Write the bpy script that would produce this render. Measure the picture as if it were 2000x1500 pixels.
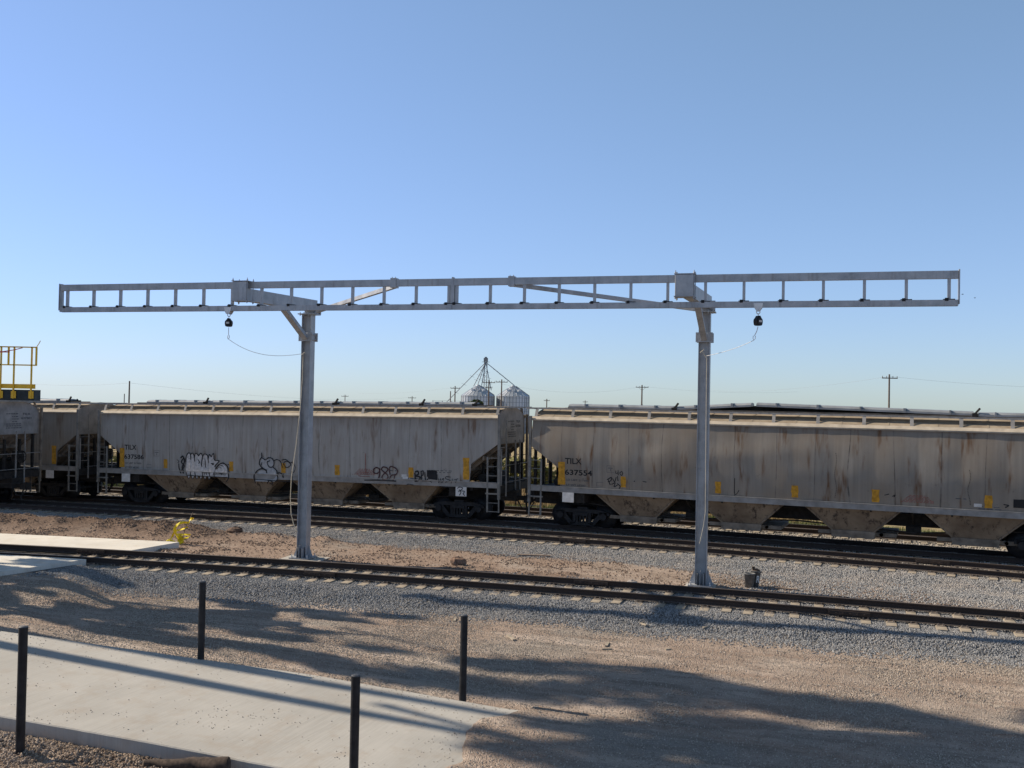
import bpy, math, random
import numpy as np
from mathutils import Vector, Matrix
R = math.radians
random.seed(7); rng = np.random.default_rng(11)
for o in list(bpy.data.objects): bpy.data.objects.remove(o)
scene = bpy.context.scene
COL = scene.collection

# ------------------------------------------------------------------ camera, sky, sun, exposure
CAM_H, PITCH, ROLL, FPX = 4.99, 0.01641, 0.01924, 1933.0
cam = bpy.data.cameras.new('camera'); cam_o = bpy.data.objects.new('camera', cam); COL.objects.link(cam_o)
cam.sensor_fit = 'HORIZONTAL'; cam.sensor_width = 36.0; cam.lens = 36.0 * FPX / 2000.0
cam.clip_start = 0.1; cam.clip_end = 20000
fw = Vector((0, math.cos(PITCH), math.sin(PITCH))); r0 = Vector((1, 0, 0)); u0 = r0.cross(fw)
rt = math.cos(ROLL) * r0 + math.sin(ROLL) * u0; up = -math.sin(ROLL) * r0 + math.cos(ROLL) * u0
cam_o.matrix_world = Matrix(((rt.x, up.x, -fw.x, 0), (rt.y, up.y, -fw.y, 0), (rt.z, up.z, -fw.z, CAM_H), (0, 0, 0, 1)))
scene.camera = cam_o

SUN_EL, SUN_AZ = R(33.0), R(20.6)          # azimuth: angle from -X towards +Y
sun_dir = Vector((-math.cos(SUN_EL) * math.cos(SUN_AZ), math.cos(SUN_EL) * math.sin(SUN_AZ), math.sin(SUN_EL)))
world = bpy.data.worlds.new('World'); scene.world = world; world.use_nodes = True
wn = world.node_tree; bg = wn.nodes['Background']
sky = wn.nodes.new('ShaderNodeTexSky'); sky.sky_type = 'NISHITA'; sky.sun_disc = False
sky.sun_elevation = SUN_EL; sky.sun_rotation = math.atan2(sun_dir.x, sun_dir.y)
sky.altitude = 300; sky.air_density = 1.0; sky.dust_density = 0.3; sky.ozone_density = 3.0
sp = wn.nodes.new('ShaderNodeSeparateColor'); cb = wn.nodes.new('ShaderNodeCombineColor'); wn.links.new(sky.outputs[0], sp.inputs[0])
for k, (gain, gam) in enumerate(((.59, .60), (.715, .61), (.985, .86))):     # grade of the sky colour: paler blue horizon
    a = wn.nodes.new('ShaderNodeMath'); a.operation = 'MULTIPLY'; a.inputs[1].default_value = 0.15; wn.links.new(sp.outputs[k], a.inputs[0])
    b = wn.nodes.new('ShaderNodeMath'); b.operation = 'POWER'; b.inputs[1].default_value = gam; wn.links.new(a.outputs[0], b.inputs[0])
    c = wn.nodes.new('ShaderNodeMath'); c.operation = 'MULTIPLY'; c.inputs[1].default_value = gain / 0.15; wn.links.new(b.outputs[0], c.inputs[0]); wn.links.new(c.outputs[0], cb.inputs[k])
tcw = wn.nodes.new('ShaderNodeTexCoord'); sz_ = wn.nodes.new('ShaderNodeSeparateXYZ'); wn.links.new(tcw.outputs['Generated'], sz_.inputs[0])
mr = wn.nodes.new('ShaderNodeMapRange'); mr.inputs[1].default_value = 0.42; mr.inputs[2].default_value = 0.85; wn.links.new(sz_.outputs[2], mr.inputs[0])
mz = wn.nodes.new('ShaderNodeMix'); mz.data_type = 'RGBA'; mz.blend_type = 'MULTIPLY'; mz.inputs[7].default_value = (.62, .54, .45, 1)      # unseen zenith dimmed and warmed, added to deepen the scene's shade
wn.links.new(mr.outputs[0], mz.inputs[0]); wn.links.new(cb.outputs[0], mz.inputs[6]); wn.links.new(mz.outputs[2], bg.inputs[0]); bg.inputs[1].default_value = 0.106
sun = bpy.data.lights.new('sun', 'SUN'); sun_o = bpy.data.objects.new('sun', sun); COL.objects.link(sun_o)
sun.energy = 5.0; sun.angle = R(0.53); sun.color = (1.0, 0.88, 0.71)
sun_o.rotation_euler = sun_dir.to_track_quat('Z', 'Y').to_euler()
scene.view_settings.view_transform = 'Standard'; scene.view_settings.look = 'None'
scene.view_settings.exposure = 0.5; scene.view_settings.gamma = 1.0
scene.cycles.max_bounces = 6

# ------------------------------------------------------------------ helpers
def tag(o, label=None, cat=None, group=None, kind=None):
    if label: o['label'] = label
    if cat: o['category'] = cat
    if group: o['group'] = group
    if kind: o['kind'] = kind
    return o
def empty(name, loc=(0, 0, 0), rz=0.0, ry=0.0, parent=None):
    o = bpy.data.objects.new(name, None); COL.objects.link(o); o.empty_display_size = 0.3
    o.location = loc; o.rotation_euler = (0, ry, rz)
    if parent: o.parent = parent
    return o
class MB:
    def __init__(s): s.v = []; s.f = []; s.sm = []
    def add(s, V, F, smooth=False):
        b = len(s.v); s.v += [tuple(map(float, p)) for p in V]; s.f += [tuple(b + i for i in f) for f in F]; s.sm += [smooth] * len(F); return s
    def box(s, x0, x1, y0, y1, z0, z1):
        V = [(x0, y0, z0), (x1, y0, z0), (x1, y1, z0), (x0, y1, z0), (x0, y0, z1), (x1, y0, z1), (x1, y1, z1), (x0, y1, z1)]
        return s.add(V, [(0, 3, 2, 1), (4, 5, 6, 7), (0, 1, 5, 4), (1, 2, 6, 5), (2, 3, 7, 6), (3, 0, 4, 7)])
    def bar(s, p, q, w, h, upv=(0, 0, 1)):
        p = Vector(p); q = Vector(q); d = (q - p).normalized(); a = d.cross(Vector(upv))
        if a.length < 1e-4: a = d.cross(Vector((0, 1, 0)))
        a.normalize(); b = a.cross(d).normalized(); V = []
        for c in (p, q):
            for i, j in ((-1, -1), (1, -1), (1, 1), (-1, 1)): V.append(c + a * (i * w / 2) + b * (j * h / 2))
        return s.add(V, [(0, 1, 2, 3), (7, 6, 5, 4), (0, 4, 5, 1), (1, 5, 6, 2), (2, 6, 7, 3), (3, 7, 4, 0)])
    def tube(s, P, r, n=8, caps=True, flat=None):
        P = [Vector(p) for p in P]; rr = r if isinstance(r, (list, tuple)) else [r] * len(P); V = []; F = []; prev = None
        for k, p in enumerate(P):
            d = (P[min(k + 1, len(P) - 1)] - P[max(k - 1, 0)]).normalized()
            a = prev if prev is not None else Vector((0, 0, 1)).cross(d)
            if a.length < 1e-3: a = Vector((1, 0, 0))
            a = (a - d * a.dot(d)).normalized(); prev = a; b = d.cross(a)
            for i in range(n):
                t = 2 * math.pi * i / n; V.append(p + (a * math.cos(t) + b * math.sin(t)) * rr[k])
        for k in range(len(P) - 1):
            for i in range(n):
                j = (i + 1) % n; F.append((k * n + i, k * n + j, (k + 1) * n + j, (k + 1) * n + i))
        s.add(V, F, n > 4)
        if caps:
            m = len(P) - 1; s.add(V[:n], [tuple(range(n - 1, -1, -1))]); s.add(V[m * n:], [tuple(range(n))])
        return s
    def prism(s, poly, a, b, plane='xz'):
        n = len(poly)
        def mk(p, d): return (p[0], d, p[1]) if plane == 'xz' else ((d, p[0], p[1]) if plane == 'yz' else (p[0], p[1], d))
        V = [mk(p, a) for p in poly] + [mk(p, b) for p in poly]
        F = [tuple(range(n)), tuple(range(2 * n - 1, n - 1, -1))] + [(i, i + n, (i + 1) % n + n, (i + 1) % n) for i in range(n)]
        return s.add(V, F)
    def lathe(s, prof, cx=0, cy=0, n=24):
        V = []; F = []
        for r, z in prof:
            for i in range(n): t = 2 * math.pi * i / n; V.append((cx + r * math.cos(t), cy + r * math.sin(t), z))
        for k in range(len(prof) - 1):
            for i in range(n): j = (i + 1) % n; F.append((k * n + i, k * n + j, (k + 1) * n + j, (k + 1) * n + i))
        return s.add(V, F, True)
    def mesh(s, name, mat):
        me = bpy.data.meshes.new(name); me.from_pydata(s.v, [], s.f); me.materials.append(mat)
        me.polygons.foreach_set('use_smooth', s.sm)
        import bmesh
        bm = bmesh.new(); bm.from_mesh(me); bmesh.ops.recalc_face_normals(bm, faces=bm.faces); bm.to_mesh(me); bm.free()
        me.update(); return me
    def build(s, name, mat, parent=None): return link(name, s.mesh(name, mat), parent)
def link(name, me, parent=None):
    o = bpy.data.objects.new(name, me); COL.objects.link(o)
    if parent: o.parent = parent
    return o
def grid_mesh(name, X, Y, Z, mat, attrs=None, smooth=True, parent=None):
    ny, nx = X.shape; me = bpy.data.meshes.new(name); n = nx * ny
    co = np.stack([X, Y, Z], -1).reshape(-1, 3).astype(np.float32)
    i = np.arange(n).reshape(ny, nx); q = np.stack([i[:-1, :-1], i[:-1, 1:], i[1:, 1:], i[1:, :-1]], -1).reshape(-1, 4)
    me.vertices.add(n); me.vertices.foreach_set('co', co.ravel()); me.loops.add(q.size); me.loops.foreach_set('vertex_index', q.ravel().astype(np.int32))
    me.polygons.add(len(q)); me.polygons.foreach_set('loop_start', np.arange(0, q.size, 4, dtype=np.int32)); me.polygons.foreach_set('loop_total', np.full(len(q), 4, np.int32))
    me.polygons.foreach_set('use_smooth', np.full(len(q), smooth)); me.materials.append(mat)
    for k, a in (attrs or {}).items():
        at = me.attributes.new(k, 'FLOAT', 'POINT'); at.data.foreach_set('value', a.reshape(-1).astype(np.float32))
    me.update(calc_edges=True); me.validate(); return link(name, me, parent)
def tri_soup(name, T, mat, parent=None):
    me = bpy.data.meshes.new(name); n = len(T) * T.shape[1]; k = T.shape[1]
    me.vertices.add(n); me.vertices.foreach_set('co', T.reshape(-1).astype(np.float32)); me.loops.add(n); me.loops.foreach_set('vertex_index', np.arange(n, dtype=np.int32))
    me.polygons.add(len(T)); me.polygons.foreach_set('loop_start', np.arange(0, n, k, dtype=np.int32)); me.polygons.foreach_set('loop_total', np.full(len(T), k, np.int32))
    me.materials.append(mat); me.update(calc_edges=True); return link(name, me, parent)
def sstep(a, b, x): t = np.clip((x - a) / (b - a), 0, 1); return t * t * (3 - 2 * t)
_perm = rng.permutation(512)
def vnoise(x, y):
    xi = np.floor(x).astype(int); yi = np.floor(y).astype(int); xf = x - xi; yf = y - yi
    h = lambda i, j: _perm[(_perm[i & 255] + j) & 511] / 511.0
    u = xf * xf * (3 - 2 * xf); v = yf * yf * (3 - 2 * yf)
    return (h(xi, yi) * (1 - u) + h(xi + 1, yi) * u) * (1 - v) + (h(xi, yi + 1) * (1 - u) + h(xi + 1, yi + 1) * u) * v
def fbm(x, y, o=4):
    s = 0; a = .5
    for k in range(o): s = s + a * vnoise(x * 2 ** k + 17 * k, y * 2 ** k + 5 * k); a *= .5
    return s

# ------------------------------------------------------------------ materials
class NT:
    def __init__(s, name):
        s.m = bpy.data.materials.new(name); s.m.use_nodes = True; s.n = s.m.node_tree.nodes; s.l = s.m.node_tree.links
        s.b = s.n['Principled BSDF']; s._tc = None
    def tc(s, k='Object'):
        if s._tc is None: s._tc = s.n.new('ShaderNodeTexCoord')
        return s._tc.outputs[k]
    def pos(s): return s.n.new('ShaderNodeNewGeometry').outputs['Position']
    def map(s, vec, sc=(1, 1, 1), loc=(0, 0, 0), rot=(0, 0, 0)):
        n = s.n.new('ShaderNodeMapping'); n.inputs['Scale'].default_value = sc; n.inputs['Location'].default_value = loc; n.inputs['Rotation'].default_value = rot
        s.l.new(vec, n.inputs[0]); return n.outputs[0]
    def noise(s, vec, scale, detail=3, rough=.55, out='Fac'):
        n = s.n.new('ShaderNodeTexNoise'); n.inputs['Scale'].default_value = scale; n.inputs['Detail'].default_value = detail; n.inputs['Roughness'].default_value = rough
        s.l.new(vec, n.inputs['Vector']); return n.outputs[out]
    def voro(s, vec, scale, out='Distance', feat='F1'):
        n = s.n.new('ShaderNodeTexVoronoi'); n.feature = feat; n.inputs['Scale'].default_value = scale; s.l.new(vec, n.inputs['Vector']); return n.outputs[out]
    def ramp(s, fac, stops):
        n = s.n.new('ShaderNodeValToRGB'); e = n.color_ramp.elements
        while len(e) < len(stops): e.new(0.5)
        for k, (p, c) in enumerate(stops):
            e[k].position = p; e[k].color = (c, c, c, 1) if not isinstance(c, (tuple, list)) else (*c, 1)
        s.l.new(fac, n.inputs[0]); return n.outputs[0]
    def mix(s, fac, a, b, mode='MIX'):
        n = s.n.new('ShaderNodeMix'); n.data_type = 'RGBA'; n.blend_type = mode
        for k, v in ((0, fac), (6, a), (7, b)):
            if isinstance(v, (int, float)): n.inputs[k].default_value = v
            elif isinstance(v, tuple): n.inputs[k].default_value = (*v, 1)
            else: s.l.new(v, n.inputs[k])
        return n.outputs[2]
    def math(s, op, a, b=0.0, c=0.0):
        n = s.n.new('ShaderNodeMath'); n.operation = op
        for k, v in enumerate((a, b, c)):
            if isinstance(v, (int, float)): n.inputs[k].default_value = v
            else: s.l.new(v, n.inputs[k])
        return n.outputs[0]
    def sep(s, vec): n = s.n.new('ShaderNodeSeparateXYZ'); s.l.new(vec, n.inputs[0]); return n.outputs
    def attr(s, k): n = s.n.new('ShaderNodeAttribute'); n.attribute_name = k; return n.outputs['Fac']
    def set(s, col=None, rough=None, metal=None, spec=None):
        for k, v in (('Base Color', col), ('Roughness', rough), ('Metallic', metal), ('Specular IOR Level', spec)):
            if v is None: continue
            if isinstance(v, tuple): s.b.inputs[k].default_value = (*v, 1)
            elif isinstance(v, (int, float)): s.b.inputs[k].default_value = v
            else: s.l.new(v, s.b.inputs[k])
        return s
    def bump(s, h, strength=.5, dist=.02):
        n = s.n.new('ShaderNodeBump'); n.inputs['Strength'].default_value = strength; n.inputs['Distance'].default_value = dist
        s.l.new(h, n.inputs['Height']); s.l.new(n.outputs[0], s.b.inputs['Normal']); return s
def plain(name, c, rough=.6, metal=0.0, var=.25, scale=6.0, spec=.3):
    t = NT(name); n = t.noise(t.tc(), scale, 4)
    t.set(t.mix(t.ramp(n, [(.3, 0.0), (.7, 1.0)]), tuple(x * (1 - var) for x in c), tuple(min(1, x * (1 + var)) for x in c)), rough, metal, spec); return t.m

def mat_ground():
    t = NT('ground_soil'); p = t.pos(); n1 = t.noise(p, .35, 5); n2 = t.noise(p, 2.2, 5); n3 = t.noise(p, 14, 4, .7)
    v = t.voro(p, 46); vc = t.voro(p, 46, 'Color'); vs = t.sep(vc)
    dirt = t.mix(t.ramp(n2, [(.3, 0.), (.72, 1.)]), (.30, .225, .178), (.49, .39, .32))
    dirt = t.mix(t.ramp(n1, [(.45, 0.), (.62, 1.)]), dirt, t.mix(n3, (.21, .19, .17), (.42, .365, .31)))
    dirt = t.mix(t.math('MULTIPLY', t.ramp(vs[0], [(.62, 0.), (.8, 1.)]), .55), dirt, t.mix(vs[1], (.15, .13, .115), (.54, .46, .385)))
    rp = t.map(p, rot=(0, 0, R(19))); ds = t.noise(t.map(rp, (.28, 1.5, 1)), 1.0, 6, .65); ds2 = t.noise(t.map(rp, (.5, 3.2, 1), loc=(4, 2, 0)), 1.3, 5, .6)
    dirt = t.mix(t.math('MULTIPLY', t.ramp(ds, [(.46, 0.), (.62, 1.)]), .75), dirt, (.57, .465, .385)); dirt = t.mix(t.math('MULTIPLY', t.ramp(ds2, [(.50, 0.), (.64, 1.)]), .7), dirt, t.mix(n3, (.16, .13, .105), (.30, .245, .20)))
    red = t.attr('clay'); dirt = t.mix(red, dirt, t.mix(t.ramp(n3, [(.3, 0.), (.7, 1.)]), (.22, .15, .112), (.44, .335, .265)))
    dirt = t.mix(t.attr('soil'), dirt, t.mix(t.ramp(n3, [(.3, 0.), (.7, 1.)]), (.095, .062, .046), (.25, .175, .13)))
    grav = t.mix(vs[1], (.12, .118, .118), (.36, .35, .338)); grav = t.mix(t.ramp(v, [(.2, 0.), (.6, 1.)]), grav, (.08, .08, .085))
    grav = t.mix(t.math('MULTIPLY', t.ramp(n2, [(.42, 0.), (.68, 1.)]), .55), grav, (.42, .365, .315))
    col = t.mix(t.attr('gravel'), dirt, grav)
    gr = t.mix(t.ramp(t.noise(p, .9, 5), [(.35, 0.), (.65, 1.)]), (.30, .225, .115), (.40, .325, .19))
    col = t.mix(t.attr('grass'), col, gr)
    t.set(col, .95, spec=.1)
    h = t.math('ADD', t.math('MULTIPLY', n3, .6), t.math('MULTIPLY', v, -.8)); t.bump(h, 1.0, .04); return t.m
def mat_stone(name, a, b, dusty=.6):
    t = NT(name); oi = t.n.new('ShaderNodeObjectInfo'); p = t.pos(); c = t.noise(p, 23, 1); f = t.math('MULTIPLY_ADD', oi.outputs['Random'], .6, t.math('MULTIPLY', c, .45))
    base = t.mix(t.ramp(f, [(.15, 0.), (.85, 1.)]), a, b); dust = t.ramp(t.noise(p, .7, 5), [(.46, 0.), (.68, dusty)])
    t.set(t.mix(dust, base, tuple(.35 * x + .65 * y for x, y in zip(b, (.40, .33, .27)))), .9, spec=.15); return t.m
def mat_concrete(name, base, streak_rot, warm):
    t = NT(name); p = t.pos(); q = t.map(t.map(p, rot=(0, 0, -streak_rot)), (.9, 30, 1)); s = t.noise(q, 1.6, 4, .6); n = t.noise(p, .8, 5); f = t.noise(p, 18, 4)
    col = t.mix(t.ramp(n, [(.35, 0.), (.7, 1.)]), tuple(x * .82 for x in base), base); col = t.mix(t.math('MULTIPLY', t.ramp(s, [(.38, 0.), (.60, 1.)]), .42), col, tuple(x * 1.15 for x in base))
    col = t.mix(t.math('MULTIPLY', t.ramp(t.noise(p, 1.7, 6, .7), [(.52, 0.), (.7, 1.)]), .6), col, warm)
    col = t.mix(t.math('MULTIPLY', t.ramp(t.noise(p, .45, 4), [(.45, 0.), (.65, 1.)]), .35), col, tuple(x * .72 for x in base))
    col = t.mix(t.math('MULTIPLY', t.ramp(t.voro(p, 3.1), [(.035, 1.), (.06, 0.)]), t.ramp(t.noise(p, .9, 2), [(.5, 0.), (.55, .75)])), col, (.14, .12, .10))
    t.set(col, .85, spec=.25); t.bump(t.math('ADD', s, t.math('MULTIPLY', f, .6)), .25, .01); return t.m
def mat_galv():
    t = NT('galvanised_steel'); p = t.tc(); n = t.noise(p, 3, 5); v = t.voro(p, 60, 'Color'); g = t.sep(v)[0]; st = t.noise(t.map(p, (3, 3, .25)), 4, 4)
    col = t.mix(t.ramp(n, [(.3, 0.), (.7, 1.)]), (.255, .27, .29), (.45, .465, .49)); col = t.mix(t.math('MULTIPLY', g, .35), col, (.47, .48, .50))
    col = t.mix(t.math('MULTIPLY', t.ramp(st, [(.55, 0.), (.72, 1.)]), .5), col, (.20, .185, .17))
    t.set(col, t.math('MULTIPLY_ADD', n, .25, .38), .45, .4); return t.m
def mat_side(name, base, dust_amt, rust_amt, seed):
    t = NT(name); p = t.tc(); x, y, z = t.sep(p)
    q = t.map(p, (1, .01, .05), loc=(seed, 0, 0)); st = t.noise(q, 7, 5, .6); st2 = t.noise(t.map(p, (1, .01, .09), loc=(seed + 9, 0, 0)), 2.2, 4)
    col = t.mix(t.ramp(st, [(.32, 0.), (.68, 1.)]), tuple(c * .78 for c in base), tuple(c * 1.09 for c in base)); col = t.mix(t.ramp(t.noise(t.map(p, (.6, .01, .5), loc=(seed, 8, 2)), 1.3, 3), [(.35, 0.), (.65, .55)]), col, tuple(c * .72 for c in base))
    low = t.ramp(z, [(.0, 1.)]) if False else t.math('SUBTRACT', 1.0, t.math('MULTIPLY', t.math('SUBTRACT', z, 1.6), .38))
    dust = t.math('MULTIPLY', t.ramp(t.noise(t.map(p, (1, 1, .6), loc=(seed, 3, 0)), .9, 5), [(.35, 0.), (.7, 1.)]), dust_amt)
    col = t.mix(dust, col, tuple(c * k for c, k in zip(base, (.84, .70, .56))))
    topd = t.math('MULTIPLY', t.ramp(t.math('MULTIPLY_ADD', st2, .55, t.math('MULTIPLY', t.math('SUBTRACT', z, 3.3), .62)), [(.48, 0.), (.95, 1.)]), .55)
    col = t.mix(topd, col, (.16, .13, .10))
    rm = t.math('MULTIPLY', t.ramp(t.noise(t.map(p, (1.0, .01, .22), loc=(seed + 4, 0, 1)), 2.4, 3), [(.53, 0.), (.66, 1.)]), t.ramp(t.noise(t.map(p, (1, .01, .14), loc=(seed, 0, 5)), 8, 4), [(.42, 0.), (.62, rust_amt)]))
    col = t.mix(rm, col, (.13, .065, .03))
    spots = t.math('MULTIPLY', t.ramp(t.noise(t.map(p, (1, .01, 1), loc=(seed + 2, 0, 0)), 3.2, 6, .75), [(.6, 0.), (.68, 1.)]), t.math('MULTIPLY', low, .55))
    col = t.mix(spots, col, (.12, .10, .08))
    sm = t.math('ABSOLUTE', t.math('SUBTRACT', t.math('FRACT', t.math('MULTIPLY', t.math('ADD', x, t.math('MULTIPLY_ADD', t.noise(t.map(p, (1, .01, .12)), .9, 2), .75, 20.35)), .7246)), .5))
    seam = t.math('MULTIPLY', t.ramp(sm, [(.006, 1.), (.013, 0.)]), t.ramp(t.noise(t.map(p, (.4, .01, 1.2), loc=(seed, 0, 0)), 2, 3), [(.35, .12), (.65, .8)]))
    col = t.mix(seam, col, (.045, .04, .038))
    t.set(col, .72, spec=.25); t.bump(st, .05, .003); return t.m
def mat_hopper():
    t = NT('dusty_hopper'); p = t.tc(); n = t.noise(p, 1.4, 5); n2 = t.noise(p, 5, 6, .75); n3 = t.noise(t.map(p, (1, 1, .5)), 3.3, 6, .8)
    col = t.mix(t.ramp(n, [(.3, 0.), (.7, 1.)]), (.15, .112, .08), (.29, .228, .165)); col = t.mix(t.ramp(n3, [(.52, 0.), (.63, .9)]), col, (.05, .04, .035))
    col = t.mix(t.ramp(n2, [(.6, 0.), (.72, .5)]), col, (.14, .06, .03)); t.set(col, .9, spec=.1); return t.m
def mat_roof():
    t = NT('dusty_roof'); p = t.tc(); n = t.noise(p, 1.1, 5); n2 = t.noise(t.map(p, (.3, 1, 1)), 7, 5, .7)
    col = t.mix(t.ramp(n, [(.3, 0.), (.7, 1.)]), (.25, .20, .145), (.37, .305, .225)); col = t.mix(t.ramp(n2, [(.50, 0.), (.72, .8)]), col, (.13, .085, .06)); t.set(col, .85, spec=.15); return t.m
def mat_rail():
    t = NT('rail_steel'); p = t.tc(); n = t.noise(p, 2.2, 5); nz = t.sep(t.n.new('ShaderNodeNewGeometry').outputs['Normal'])[2]
    col = t.mix(n, (.020, .014, .012), (.05, .034, .027)); col = t.mix(t.ramp(nz, [(.85, 0.), (.97, 1.)]), col, (.115, .095, .085)); t.set(col, .6, .1, .3); return t.m
def mat_leaf(name, a, b):
    t = NT(name); oi = t.noise(t.pos(), 1.4, 2); t.set(t.mix(t.ramp(oi, [(.3, 0.), (.7, 1.)]), a, b), .7, spec=.2); return t.m
def mat_bark(): return plain('bark', (.14, .11, .09), .9, var=.4, scale=9)

JOINT = plain('rusty_joint_bar', (.05, .036, .029), .75, .1, .4); GROUND = mat_ground(); STONE = mat_stone('ballast_stone', (.088, .089, .094), (.335, .332, .328), .25); STONE_DUSTY = mat_stone('dusty_ballast_stone', (.115, .113, .114), (.40, .388, .372)); STONE_WARM = mat_stone('pale_ballast_stone', (.20, .185, .165), (.60, .55, .48)); PEBBLE = mat_stone('pebble', (.17, .145, .122), (.52, .45, .375))
CONC = mat_concrete('broomed_concrete', (.41, .388, .352), R(70.7), (.34, .285, .23)); CONC_W = mat_concrete('pale_concrete', (.66, .62, .55), R(20), (.5, .42, .33))
GALV = mat_galv(); RAIL = mat_rail(); BLACK = plain('black_steel', (.018, .018, .02), .55, .2, .5); UNDER = plain('grimy_underframe', (.026, .023, .021), .8, 0, .5)
TIE = plain('dusty_tie', (.31, .26, .20), .9, 0, .3, 5); PLATE = plain('tie_plate_steel', (.22, .185, .155), .8, .1, .4, 9)
ROOF = mat_roof(); CHORD = plain('dusty_chord', (.40, .345, .275), .85, 0, .2, 3); HOP = mat_hopper(); SIDE_C = mat_side('grey_car_side', (.40, .378, .352), .22, .75, 3.0); SIDE_D = mat_side('brown_stained_car_side', (.29, .262, .228), .6, .95, 31.0); SIDE_B = mat_side('worn_car_side', (.30, .275, .24), .5, .8, 57.0)
CARGREY = plain('weathered_grey_paint', (.27, .255, .24), .75, 0, .25, 3); CARDIRTY = plain('dirty_tan_paint', (.20, .165, .13), .85, 0, .4, 3); LADDER = plain('dull_ladder_steel', (.20, .19, .175), .8, 0, .3, 4); BOARD = plain('board_steel', (.30, .285, .265), .75, .1, .3, 5)
HATCH = plain('hatch_metal', (.27, .28, .29), .5, .25, .25, 2); YEL = plain('yellow_reflector', (.50, .25, .025), .6, 0, .3, 9); INK = plain('black_lettering', (.022, .022, .024), .8, 0, .2)
SPRAY = plain('black_spray', (.03, .028, .03), .85, 0, .4, 20); MAROON = plain('maroon_spray', (.085, .045, .045), .85, 0, .4, 20); PALE = plain('pale_spray_fill', (.54, .50, .475), .85, 0, .25, 9); STENCIL = plain('grey_stencil', (.10, .10, .105), .85, 0, .3); REDINK = plain('red_stencil', (.26, .10, .08), .85, 0, .3); WHITE = plain('white_paint', (.62, .60, .58), .7, 0, .15)
SAFETY = plain('safety_yellow', (.74, .45, .04), .55, 0, .15); DKGREEN = plain('dark_green_steel', (.018, .027, .03), .5, .1, .4); ROPE = plain('pale_rope', (.55, .49, .38), .9, 0, .2); CABLE = plain('wire_cable', (.62, .62, .62), .5, .4, .2); REDROPE = plain('red_strap', (.55, .08, .09), .7, 0, .2)
WOODPOLE = plain('pole_wood', (.13, .105, .09), .9, 0, .3); PLANK = plain('weathered_plank', (.20, .15, .115), .9, 0, .35, 6); RUBBER = plain('grey_bucket_plastic', (.15, .148, .145), .7, 0, .35, 10); TAPE = plain('yellow_tape', (.78, .60, .02), .5, 0, .15); DARKWOOD = plain('dark_soil_timber', (.06, .042, .032), .95, 0, .6, 14)

# ------------------------------------------------------------------ tracks: centre lines on the ground
def lin_ext(c, a, b):
    def f(x):
        x = np.asarray(x, float); xc = np.clip(x, a, b); return np.polyval(c, xc) + np.polyval(np.polyder(c), xc) * (x - xc)
    return f
yN = lin_ext([-.00302, -.2762, 27.77], -18, 18); yM = lin_ext([-.0038, -.3648, 37.87], -12, 17); yT = lin_ext([-.0015, -.408, 41.75], -24, 18); yF = lin_ext([-.0005, -.40, 45.95], -30, 20)
def slope(f, x): return (f(np.asarray(x) + .05) - f(np.asarray(x) - .05)) / .1
def dist(f, x, y): return (y - f(x)) / np.sqrt(1 + slope(f, x) ** 2)
def drop(x): return .012 * np.minimum(np.asarray(x, float), 0)

# ------------------------------------------------------------------ terrain
def slab_z(x): return np.clip(-.1 - .0375 * (np.asarray(x, float) + 10.8), -.5, -.06)
SLAB_FAR = np.array([(-24, 26.1), (-15, 22.55), (-10.77, 21.09), (-6.1, 19.8), (-3.86, 19.2), (.34, 17.62), (3, 16.5)])
SLAB_NEAR = np.array([(-24, 20.7), (-12, 17.05), (-8.07, 15.88), (-5.32, 15.08), (-2.9, 14.28), (0, 13.4), (3, 12.5)])
def far_e(x): return np.interp(x, SLAB_FAR[:, 0], SLAB_FAR[:, 1])
def near_e(x): return np.interp(x, SLAB_NEAR[:, 0], SLAB_NEAR[:, 1])
def cover_x(y): return np.interp(y, [12.5, 14.65, 15.1, 16.27, 17.0, 17.64, 18.5], [-1.5, -.95, -.67, -.66, -.55, .36, 1.2])
def in_panel(x, y):
    dn = dist(yN, x, y); edge = np.where(dn > 0, -11.5 - .05 * dn, -12.6 + (dn + 1.0) * .42)
    return (x < edge) & (dn > -4.4) & (dn < 3.1)
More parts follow.
